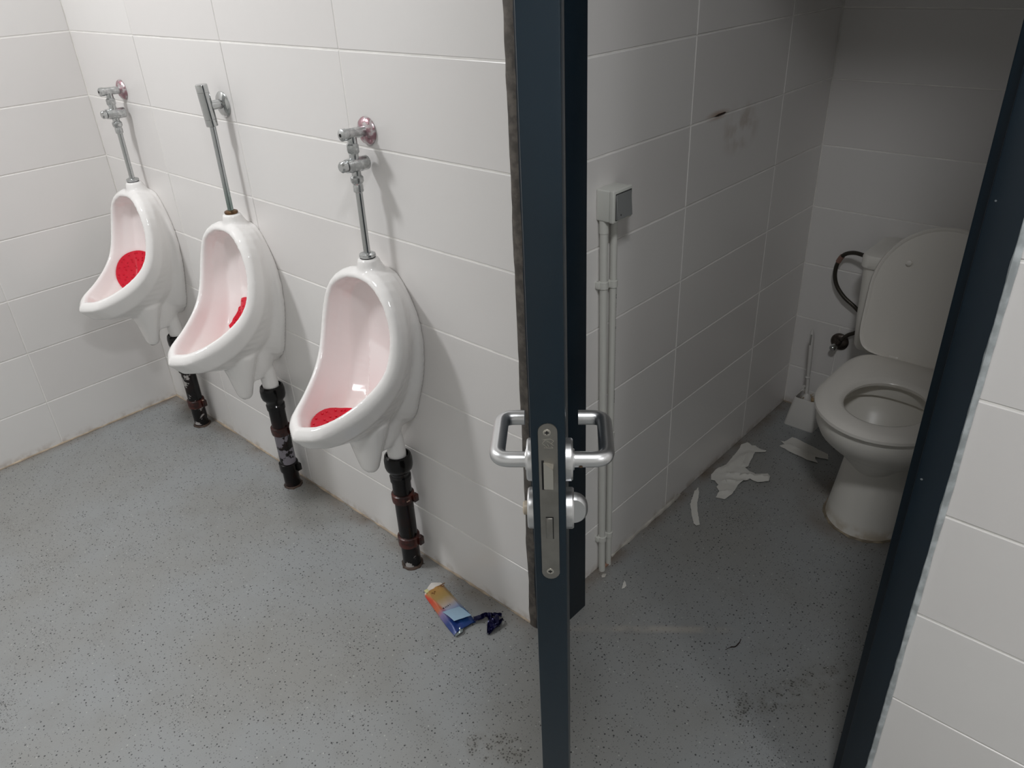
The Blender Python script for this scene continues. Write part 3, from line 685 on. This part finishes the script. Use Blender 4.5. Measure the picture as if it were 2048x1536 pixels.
def tip(u, v): return (0.182 + 0.024 * u, -0.046 + 0.042 * v * (1 - .5 * u) - 0.002 * u, 0.004 + 0.004 * noise.noise(Vector((u * 4, v * 4, 7))) + 0.004 * v)
mobj('silver_tip', sheet(bmesh.new(), 8, 8, tip, 0.0008), plain('dull_silver_foil', (150, 160, 160), 0.3, 0.6), pk)
pr_ = bmesh.new()
for (x, y, w_, h_) in ((0.041, -0.020, 0.003, 0.004), (0.045, -0.016, 0.004, 0.0025), (0.041, -0.012, 0.002, 0.004), (0.036, 0.004, 0.003, 0.020), (0.030, 0.006, 0.0024, 0.024)):
    box(pr_, (x, y, 0.0128), (x + w_, y + h_, 0.0142))
mobj('print_lines', pr_, plain('brown_print', (120, 80, 40), 0.5), pk, smooth=False)
pr_ = bmesh.new()
for k, (y, wd) in enumerate(((-0.026, 0.006), (-0.018, 0.002), (-0.014, 0.002), (-0.010, 0.003), (-0.004, 0.002))): box(pr_, (0.108, y, 0.0125), (0.1115, y + wd * .6, 0.0140))
mobj('print_lines', pr_, M['ink'], pk, smooth=False)
box_ = bmesh.new(); box(box_, (0.018, -0.030, 0.0085), (0.031, -0.019, 0.0128), 0.001); mobj('printed_badge', box_, plain('badge_print', (206, 202, 150), 0.4), pk)

fb = tag(empty('foil_scrap', (1.83, -0.075, 0.001)), 'dark blue crumpled foil scrap beside the wrapper, close to the door', 'foil')
def ribbon(pts, wid, seed, th=0.0012):
    bm = bmesh.new(); P = catmull(pts, 6); n = len(P) - 1
    def f(u, v):
        i = min(n, int(round(u * n))); p = P[i]; q = P[min(n, i + 1)] - P[max(0, i - 1)]; q.z = 0; q.normalize(); nn = Vector((-q.y, q.x, 0))
        wv = wid(u) if callable(wid) else wid
        zz = 0.003 * noise.noise(Vector((u * 9 + seed, v * 3, 2))) + 0.004 * math.sin(v * 6 + u * 7 + seed)
        return tuple(p + nn * (v - .5) * wv + Vector((0, 0, zz + 0.006)))
    return sheet(bm, n, 6, f, th)
mobj('foil_strand', ribbon([(-0.008, -0.02, 0), (0.004, -0.004, 0.004), (0.006, 0.010, 0.006), (0.014, 0.022, 0.003), (0.026, 0.030, 0.004), (0.040, 0.036, 0.002)], lambda u: 0.016 - 0.006 * u, 1), M['foil'], fb)
mobj('foil_crescent', ribbon([(0.033, 0.026, 0.006), (0.041, 0.008, 0.007), (0.047, -0.010, 0.005), (0.053, -0.030, 0.0)], lambda u: 0.003 + 0.025 * math.sin(math.pi * (0.12 + 0.85 * u)), 4), M['foil'], fb)
mobj('foil_fold', ribbon([(0.006, 0.012, 0.004), (0.020, 0.012, 0.008), (0.036, 0.004, 0.006)], lambda u: 0.013, 6), M['foil'], fb)
mobj('foil_tail', ribbon([(0.050, -0.006, 0.004), (0.056, 0.012, 0.008), (0.052, 0.030, 0.004)], lambda u: 0.010 * (1 - .6 * u) + 0.002, 9), M['foil'], fb)

# ------------------------------------------------------------------ switch and conduits in the stall
sw = tag(empty('light_switch', (1.9525, 0.286, 1.062)), 'pale square surface light switch with grey rocker on the stall wall', 'switch')
def swp(name, lo, hi, bev, m):
    return mobj(name, box(bmesh.new(), lo, hi, bev, 3), M[m], sw)
swp('back_box', (0, -0.0345, -0.0345), (0.036, 0.0345, 0.0345), 0.003, 'switch')
swp('front_cover', (0.0345, -0.0355, -0.0355), (0.0465, 0.0355, 0.0355), 0.003, 'switch')
ro = bmesh.new()
vs = [ro.verts.new(p) for p in ((0.044, -0.026, -0.028), (0.044, 0.029, -0.028), (0.044, 0.029, 0.026), (0.044, -0.026, 0.026), (0.0525, -0.0265, -0.028), (0.0525, 0.029, -0.028), (0.0476, 0.029, 0.026), (0.0476, -0.0265, 0.026))]
for f in ((0, 1, 5, 4), (1, 2, 6, 5), (2, 3, 7, 6), (3, 0, 4, 7), (4, 5, 6, 7), (3, 2, 1, 0)): ro.faces.new([vs[i] for i in f])
bmesh.ops.bevel(ro, geom=list(ro.edges), offset=0.0008, segments=1, affect='EDGES')
rk = mobj('rocker', ro, M['rocker'], sw); rk['label'] = 'grey rocker plate'
mobj('rocker_dot', lathe(bmesh.new(), [(0.0018, 0), (0.0016, 0.0006)], (0.0515, -0.014, -0.019), (1, 0, 0.1), 10), M['dark'], rk)
rg = bmesh.new(); box(rg, (0.044, -0.028, -0.0302), (0.0472, 0.0305, 0.0282)); mobj('rocker_gap', rg, plain('switch_gap', (60, 60, 60), 0.7), sw, smooth=False)
def conduit(y0, y1, r, label, coupler, clips, marks):
    t = tag(empty('conduit', (1.9525, y1, 0)), label, 'conduit', 'cable conduits below the switch')
    X = r + 0.004; at = lambda z: (X, (y0 - y1) * z / 1.03, z)
    mobj('tube', tube(bmesh.new(), [at(0.0), at(0.5), at(1.027)], r, 20), M['pvc'], t)
    if coupler: mobj('coupler', tube(bmesh.new(), [at(0.998), at(1.0275)], r + 0.0013, 20), M['pvc'], t)
    for z in clips:
        c = bmesh.new(); p = at(z); lathe(c, [(r + 0.0005, -0.009), (r + 0.0026, -0.008), (r + 0.0026, 0.008), (r + 0.0005, 0.009)], p, (0, 0, 1), 20)
        box(c, (0, p[1] - r - 0.0065, z - 0.008), (X * 0.9, p[1] - r + 0.001, z + 0.008), 0.0015); box(c, (0, p[1] + r - 0.001, z - 0.008), (X * 0.9, p[1] + r + 0.0065, z + 0.008), 0.0015)
        mobj('pipe_clip', c, M['pvc'], t)
    if marks:
        mk = bmesh.new(); rd = random.Random(5)
        def patch(z, h, a0, a1):
            p = at(z); rr = r + 0.00025; q = [bm_ for bm_ in ()]
            n = 3; rows = []
            for zz in (z - h / 2, z + h / 2):
                rows.append([mk.verts.new((X + rr * math.cos(a0 + (a1 - a0) * k / n), p[1] + rr * math.sin(a0 + (a1 - a0) * k / n), zz)) for k in range(n + 1)])
            for k in range(n): mk.faces.new((rows[0][k], rows[0][k + 1], rows[1][k + 1], rows[1][k]))
        for z, h, a0, a1 in ((0.838, 0.003, .15, .7), (0.830, 0.003, .15, .7), (0.834, 0.008, .1, .2), (0.834, 0.006, .62, .72)): patch(z, h, a0, a1)
        z = 0.815
        while z > 0.60:
            h = rd.choice((0.002, 0.003, 0.0045)); patch(z, h, .35, .35 + rd.choice((.12, .2, .25))); z -= h + rd.uniform(.002, .005)
        patch(0.752, 0.007, .2, .6)
        for k in range(7): patch(0.576 - k * 0.0052, 0.0036, .15 + (k % 2) * .1, .85)
        mobj('printed_marks', mk, M['ink'], t, smooth=False)['kind'] = 'stuff'
conduit(0.263, 0.279, 0.0092, 'left, thicker grey-white conduit running from the switch to the floor', True, (0.875, 0.118), False)
conduit(0.303, 0.311, 0.0082, 'right conduit below the switch, with black print along it', False, (0.866, 0.446, 0.112), True)
# broken hole edge and chips by the conduits
def chunk(name, loc, size, seed, mat):
    b = bmesh.new(); bmesh.ops.create_icosphere(b, subdivisions=2, radius=1.0)
    for v in b.verts:
        k = 1 + 0.35 * noise.noise(v.co * 1.7 + Vector((seed, 0, 0))); v.co = Vector((v.co.x * size[0] * k, v.co.y * size[1] * k, max(0, v.co.z * 0.5 + 0.45) * size[2] * k))
    return mobj(name, b, mat, loc=loc, smooth=False)
terra = plain('broken_brick_red', (146, 112, 94), 0.85, var=0.4, vscale=90)
o = chunk('plaster_patch', (1.963, 0.305, 0.0), (0.008, 0.026, 0.007), 4, terra); tag(o, 'crumbling reddish plaster where the conduits enter the floor', 'plaster')
o = chunk('plaster_chip', (1.985, 0.262, 0.0), (0.006, 0.009, 0.005), 8, M['bead_white']); tag(o, 'small pale plaster crumb at the foot of the conduits', 'plaster chip')

# ------------------------------------------------------------------ paper on the stall floor
def scrap(name, poly, label, amp, seed, step=0.009, base=0.0025, group='paper litter on the stall floor', folds=()):
    rd = random.Random(seed); cx = sum(p[0] for p in poly) / len(poly); cy = sum(p[1] for p in poly) / len(poly)
    P = []
    for a, b in zip(poly, poly[1:] + poly[:1]):
        a = Vector(a); b = Vector(b); n = max(1, int((b - a).length / step))
        for i in range(n):
            q = a.lerp(b, i / n); j = 0.0012 if i else 0.0; P.append(Vector((q.x + rd.uniform(-j, j), q.y + rd.uniform(-j, j))))
    nb = len(P); x0, x1 = min(p.x for p in P), max(p.x for p in P); y0, y1 = min(p.y for p in P), max(p.y for p in P)
    x = x0
    while x < x1:
        y = y0
        while y < y1:
            P.append(Vector((x + rd.uniform(-.3, .3) * step, y + rd.uniform(-.3, .3) * step))); y += step
        x += step
    v, e, f, *_ = geometry.delaunay_2d_cdt(P, [(i, (i + 1) % nb) for i in range(nb)], [], 1, 1e-5)
    def hgt(p):
        q = Vector((p.x * 26, p.y * 26, seed)); h = (0.5 + 0.5 * noise.noise(q)) ** 1.5 * amp + amp * 0.35 * abs(noise.noise(q * 2.6))
        for (ax, ay, bx, by, wd, hh) in folds:
            A_ = Vector((ax, ay)); B_ = Vector((bx, by)); d = B_ - A_; t = max(0, min(1, (p - A_).dot(d) / d.length_squared)); r = (p - A_ - d * t).length
            h += hh * max(0, 1 - r / wd) ** 1.2
        return base + h
    bm = bmesh.new(); tp = [bm.verts.new((p.x - cx, p.y - cy, hgt(p))) for p in v]; bt = [bm.verts.new((p.x - cx, p.y - cy, hgt(p) - 0.0012)) for p in v]
    cnt = {}
    for t in f:
        bm.faces.new([tp[i] for i in t]); bm.faces.new([bt[i] for i in reversed(t)])
        for i in range(len(t)):
            k = (t[i], t[(i + 1) % len(t)]); cnt[k] = 1
    for (a, b) in list(cnt):
        if (b, a) not in cnt: bm.faces.new((tp[a], bt[a], bt[b], tp[b]))
    o = mobj(name, bm, M['paper'], loc=(cx, cy, 0)); return tag(o, label, 'paper', group)
scrap('tissue', [(1.972, 1.088), (1.982, 1.113), (2.003, 1.106), (2.012, 1.114), (2.042, 1.1), (2.057, 1.106), (2.058, 1.097), (2.045, 1.086), (2.029, 1.078), (2.04, 1.04), (2.043, 1.017), (2.052, .985), (2.047, .971), (2.068, .962), (2.091, .961), (2.121, .986), (2.135, .975), (2.142, .95), (2.117, .924), (2.088, .926), (2.076, .885), (2.074, .871), (2.081, .84), (2.083, .813), (2.077, .779), (2.051, .77), (2.046, .801), (2.026, .82), (2.026, .832), (2.005, .846), (1.993, .842), (1.979, .869), (1.978, .894), (1.982, .922), (1.992, .946), (1.987, .985), (1.984, 1.016), (1.979, 1.06)],
      'largest crumpled white tissue sprawled on the stall floor by the tiled wall', 0.007, 21, folds=((2.02, .90, 2.13, .965, .012, .010), (2.0, .92, 2.02, 1.06, .018, .008), (2.03, .86, 2.10, .91, .009, .007), (2.02, 1.03, 2.035, .98, .008, .008), (2.05, .80, 2.075, .825, .008, .006)))
scrap('paper_strip', [(1.981, .783), (1.984, .766), (1.982, .757), (2.006, .69), (2.028, .66), (2.062, .616), (2.074, .612), (2.08, .622), (2.038, .68), (2.018, .713), (1.999, .757)],
      'narrow curved white paper strip on the stall floor nearest the door', 0.003, 22, 0.007)
scrap('paper_sheet', [(2.067, 1.196), (2.079, 1.2), (2.088, 1.241), (2.1, 1.244), (2.125, 1.238), (2.227, 1.217), (2.24, 1.188), (2.228, 1.186), (2.2, 1.176), (2.206, 1.162), (2.222, 1.147), (2.186, 1.144), (2.129, 1.152), (2.077, 1.165), (2.086, 1.184)],
      'flat torn white paper sheet between brush holder and toilet base', 0.003, 23, folds=((2.09, 1.19, 2.2, 1.18, .006, .004),))
scrap('paper_chip', [(2.041, .281), (2.050, .276), (2.058, .267), (2.058, .256), (2.054, .250), (2.049, .262)], 'tiny white paper chip on the floor in front of the conduits', 0.002, 24, 0.004)
scrap('paper_wad', [(2.530, 1.062), (2.545, 1.10), (2.575, 1.105), (2.59, 1.07), (2.572, 1.035), (2.545, 1.03)], 'crumpled white paper wad on the floor right of the toilet base', 0.03, 25, 0.008)

tw = bmesh.new(); tube(tw, catmull([(2.374, 0.243, .0015), (2.381, 0.258, .003), (2.388, 0.267, .002), (2.390, 0.284, .003), (2.387, .298, .0015)], 4), [.0007] * 4 + [.0014] * 9 + [.001] * 4, 6)
tag(mobj('twig', tw, plain('dark_twig', (40, 24, 18), 0.7)), 'tiny dark bent twig on the stall floor', 'debris')
# ------------------------------------------------------------------ toilet
TX = 2.445
to = tag(empty('toilet', (TX, 1.05, 0)), 'white floor standing toilet with raised lid and low cistern', 'toilet')
def egg(yf, yb, hw, z, n=48, pf=2.0, pb=2.6, fr_=1.15):
    yc_ = yf + min(hw * fr_, (yb - yf) * .62); out = []
    for k in range(n):
        a = 2 * math.pi * k / n; c, s = math.cos(a), math.sin(a)
        p = pf if s < 0 else pb; xx = hw * math.copysign(abs(c) ** (2 / p), c)
        yy = yc_ + (yc_ - yf) * -abs(s) ** (2 / p) if s < 0 else yc_ + (yb - yc_) * abs(s) ** (2 / p)
        out.append(Vector((xx, yy - 1.05, z)))
    return out
def TP(name, src, m, par=to): return mobj(name, src, M[m], par)
b = bmesh.new()
prof = [(0.0, .852, 1.22, .119), (.012, .856, 1.22, .118), (.05, .864, 1.22, .1135), (.11, .878, 1.22, .107), (.17, .890, 1.22, .101), (.222, .899, 1.22, .096), (.232, .890, 1.24, .104), (.256, .850, 1.27, .130), (.292, .80, 1.30, .152), (.325, .763, 1.32, .168), (.358, .742, 1.30, .176), (.392, .734, 1.30, .179), (.402, .738, 1.30, .176), (.404, .75, 1.29, .165)]
L = [egg(yf, yb, hw, z) for z, yf, yb, hw in prof]
L += [egg(yf, yb, hw, z) for z, yf, yb, hw in ((.404, .778, 1.07, .134), (.398, .782, 1.066, .130), (.365, .782, 1.066, .131), (.360, .768, 1.078, .146), (.345, .770, 1.075, .144), (.31, .79, 1.05, .128), (.26, .83, 1.01, .098), (.215, .87, .975, .058), (.20, .89, .955, .035))]
loft(b, L); me = bpy.data.meshes.new('pan'); bmesh.ops.recalc_face_normals(b, faces=b.faces); b.to_mesh(me); b.free(); TP('pan', me, 'toilet')
# foot sealant
ft = bmesh.new(); rd = random.Random(2); base = egg(.850, 1.22, .121, 0, 60); loops = []
for off, z in ((0.003, 0.0005), (0.0015, 0.0025), (-0.002, 0.0045)):
    loops.append([Vector((p.x * (1 + (off + rd.uniform(-.003, .003)) / .12), (p.y) * (1 + (off + rd.uniform(-.003, .003)) / .19), z)) for p in base])
loft(ft, loops); TP('foot_sealant', ft, 'grime')
s = bmesh.new(); so = lambda o_, z: egg(.721 + o_, 1.192 - o_ * .5, .1845 - o_, z, 56, 2.0, 5.5)
si = lambda o_, z: egg(.795 - o_, 1.046 + o_, .103 + o_, z, 56, 2.0, 2.2)
loft(s, [so(.004, .409), so(0, .414), so(.001, .422), so(.010, .430), so(.022, .4335), si(.016, .4335), si(.006, .430), si(.0, .422), si(.001, .414), si(.006, .409), so(.004, .409)], False, False)
bmesh.ops.remove_doubles(s, verts=s.verts, dist=1e-6)
TP('seat', s, 'seat')
lid = bmesh.new(); LN = 0.410
def lidring(sh, y):
    pts = []
    for k in range(56):
        a = 2 * math.pi * k / 56; c, s_ = math.cos(a), math.sin(a)
        xx = (0.192 - sh) * math.copysign(abs(c) ** (2 / (2.0 if s_ > 0 else 9)), c)
        yc_ = 0.205; zz = yc_ + (LN - yc_ - sh) * abs(s_) ** 1.0 if s_ > 0 else yc_ - (yc_ - sh * .3) * abs(s_) ** (2 / 9)
        if s_ < 0: xx *= 1 - 0.06 * abs(s_)
        pts.append(Vector((xx, y, zz)))
    return pts
loft(lid, [lidring(.012, .003), lidring(.008, -.001), lidring(.003, -.002), lidring(0, .002), lidring(0, .007), lidring(.005, .013), lidring(.03, .018)])
lo = TP('lid', lid, 'seat'); lo.location = (0, 1.186 - 1.05, 0.4275); lo.rotation_euler = (math.radians(-7.5), 0, 0)
for sx in (-1, 1):
    mobj('bumper', lathe(bmesh.new(), [(0.0075, 0), (0.0085, 0.002), (0.0075, 0.006), (0.004, 0.008)], (sx * 0.098, 0.0005, 0.292), (0, -1, 0), 16), M['seat'], lo)
    h = bmesh.new(); lathe(h, [(0.010, 0), (0.011, 0.002), (0.011, 0.026), (0.010, 0.028)], (sx * 0.075 - 0.014, 1.197 - 1.05, 0.428), (1, 0, 0), 16)
    lathe(h, [(0.011, 0), (0.011, 0.02)], (sx * 0.075, 1.197 - 1.05, 0.403), (0, 0, 1), 16); TP('hinge', h, 'seat')
ci = bmesh.new()
def rrect(hw, y0, y1, z, r=0.03, n=6):
    out = []
    for cx_, cy_, a0 in ((hw - r, y1 - r, 0), (-hw + r, y1 - r, 90), (-hw + r, y0 + r, 180), (hw - r, y0 + r, 270)):
        for k in range(n + 1):
            a = math.radians(a0 + 90 * k / n); out.append(Vector((cx_ + r * math.cos(a), cy_ + r * math.sin(a) - 1.05, z)))
    return out
loft(ci, [rrect(.205, 1.30, 1.45, .372), rrect(.222, 1.272, 1.455, .385), rrect(.227, 1.264, 1.457, .40), rrect(.232, 1.258, 1.457, .50), rrect(.237, 1.252, 1.457, .662)])
TP('cistern', ci, 'toilet')
cl = bmesh.new(); loft(cl, [rrect(.240, 1.248, 1.459, .664), rrect(.243, 1.245, 1.460, .668), rrect(.243, 1.245, 1.460, .698), rrect(.240, 1.249, 1.458, .705), rrect(.225, 1.262, 1.448, .709)])
TP('cistern_lid', cl, 'toilet')
nk = bmesh.new(); lathe(nk, [(0.05, 0.0), (0.05, 0.05)], (0, 1.33 - 1.05, 0.345), (0, 0, 1), 20); TP('flush_bend', nk, 'toilet')
tube(nk := bmesh.new(), catmull([(0.0, 1.20 - 1.05, .19), (0, 1.30 - 1.05, .19), (0, 1.38 - 1.05, .17), (0, 1.414, .17)][:3] + [(0, 1.45 - 1.05, .17)], 4), 0.05, 18); TP('waste_outlet', nk, 'toilet')

hs = tag(empty('supply_hose', (2.118, 1.43, 0.32)), 'dull braided supply hose looping from cistern to wall valve', 'hose')
hp = catmull([(2.203, 1.37, .648), (2.165, 1.39, .652), (2.128, 1.405, .648), (2.096, 1.417, .63), (2.078, 1.424, .595), (2.075, 1.427, .553), (2.088, 1.428, .515), (2.118, 1.428, .482), (2.158, 1.43, .455), (2.186, 1.435, .425), (2.190, 1.44, .39), (2.172, 1.443, .362), (2.146, 1.445, .342), (2.128, 1.445, .318)], 6)
o = mobj('hose', tube(bmesh.new(), hp, 0.0068, 14), M['hose'], hs); o.location = (-2.118, -1.43, -0.32)
o = mobj('end_nut', lathe(bmesh.new(), [(0.010, 0), (0.0105, 0.004), (0.0105, 0.018), (0.008, 0.022)], (2.204, 1.37, .648), (-1, .4, 0.05), 6), M['valve_dark'], hs); o.location = (-2.118, -1.43, -0.32)
o = mobj('ferrule', tube(bmesh.new(), hp[19:24], 0.0086, 14), plain('pinkish_tape', (146, 112, 100), 0.5), hs); o.location = (-2.118, -1.43, -0.32)
sv = tag(empty('stop_valve', (2.118, 1.465, 0.302)), 'small dull chrome stop valve on the wall behind the toilet', 'valve')
mobj('wall_rose', lathe(bmesh.new(), [(0.031, 0), (0.031, 0.004), (0.024, 0.012), (0.010, 0.015)], (0, 0, 0), (0, -1, 0), 28), M['valve_dark'], sv)
vb = bmesh.new(); lathe(vb, [(0.0085, 0.008), (0.0085, 0.034)], (0, 0, 0), (0, -1, -0.1), 16); lathe(vb, [(0.0085, 0), (0.0085, 0.016)], (0.002, -0.02, 0.0), (0.35, 0, 1), 12); mobj('valve_body', vb, M['valve_dark'], sv)
mobj('knob', lathe(bmesh.new(), [(0.007, 0), (0.011, 0.003), (0.0115, 0.016), (0.009, 0.02)], (-0.002, -0.034, -0.004), (-0.25, -1, -0.35), 12), M['chrome'], sv)

# ------------------------------------------------------------------ toilet brush
bh = tag(empty('brush_holder', (2.075, 1.36, 0)), 'white plastic toilet brush holder in the stall corner', 'brush holder')
def rr2(hx, hy, z, r=0.014, dx=0, dy=0, n=4):
    out = []
    for cx_, cy_, a0 in ((hx - r, hy - r, 0), (-hx + r, hy - r, 90), (-hx + r, -hy + r, 180), (hx - r, -hy + r, 270)):
        for k in range(n + 1):
            a = math.radians(a0 + 90 * k / n); out.append(Vector((cx_ + r * math.cos(a) + dx, cy_ + r * math.sin(a) + dy, z)))
    return out
hb = bmesh.new(); loft(hb, [rr2(.0545, .0465, 0.0, .010), rr2(.0545, .0465, .004, .010), rr2(.0385, .0375, .113, .012, .003), rr2(.037, .036, .116, .012, .003), rr2(.035, .034, .113, .012, .003), rr2(.050, .042, .006, .010)], True, True)
mobj('cup', hb, M['brush'], bh)
lg = bmesh.new(); lathe(lg, [(0.013, 0), (0.013, 0.004)], (-0.024, 0.034, 0.122), (0, -1, 0), 16); mobj('hook_tab', lg, M['brush'], bh)
mobj('tab_hole', lathe(bmesh.new(), [(0.0018, 0), (0.0018, 0.0004)], (-0.024, 0.0299, 0.124), (0, -1, 0), 10), M['dark'], bh)
br = tag(empty('toilet_brush', (2.075, 1.358, 0.02)), 'white toilet brush standing in its holder, long slim handle', 'brush')
hd = bmesh.new()
tube(hd, [(-.002, 0, .07), (-.004, 0, .105), (-.006, .0, .15), (-.0085, 0, .178)], [.0075, .0065, .0058, .0055], 14)
tube(hd, [(-.0085, 0, .176), (-.010, 0, .21), (-.0135, 0, .27), (-.0165, 0, .315), (-.019, 0, .342), (-.0195, 0, .350)], [.0058, .0068, .0075, .0078, .006, .003], 14)
lathe(hd, [(.0075, -.002), (.0092, 0), (.0075, .003)], (-.0082, 0, .168), (0, 0, 1), 16)
mobj('handle', hd, M['brush'], br)
mobj('handle_slot', box(bmesh.new(), (-.0195, -.0082, .295), (-.0145, -.0074, .335), .001), plain('slot_shade', (150, 148, 144), .5), br)
cp = bmesh.new(); lathe(cp, [(.006, .03), (.012, .022), (.017, .01), (.019, -.004)], (-.002, 0, .075), (0, 0, 1), 20); mobj('splash_cap', cp, M['brush'], br)
hb2 = bmesh.new(); rd = random.Random(6)
for k in range(260):
    a = rd.uniform(0, 2 * math.pi); z = rd.uniform(0.0, .088); r = rd.uniform(.022, .031); p = Vector((.003, 0, z)); q = p + Vector((math.cos(a) * r, math.sin(a) * r, rd.uniform(-.004, .012)))
    tube(hb2, [p, q], [.0012, .0007], 4, False)
mobj('bristles', hb2, M['bristle'], br, smooth=False)['kind'] = 'stuff'
mobj('brush_core', lathe(bmesh.new(), [(.006, 0), (.014, .004), (.016, .05), (.010, .085)], (.003, 0, 0.0), (0, 0, 1), 14), M['bristle'], br)
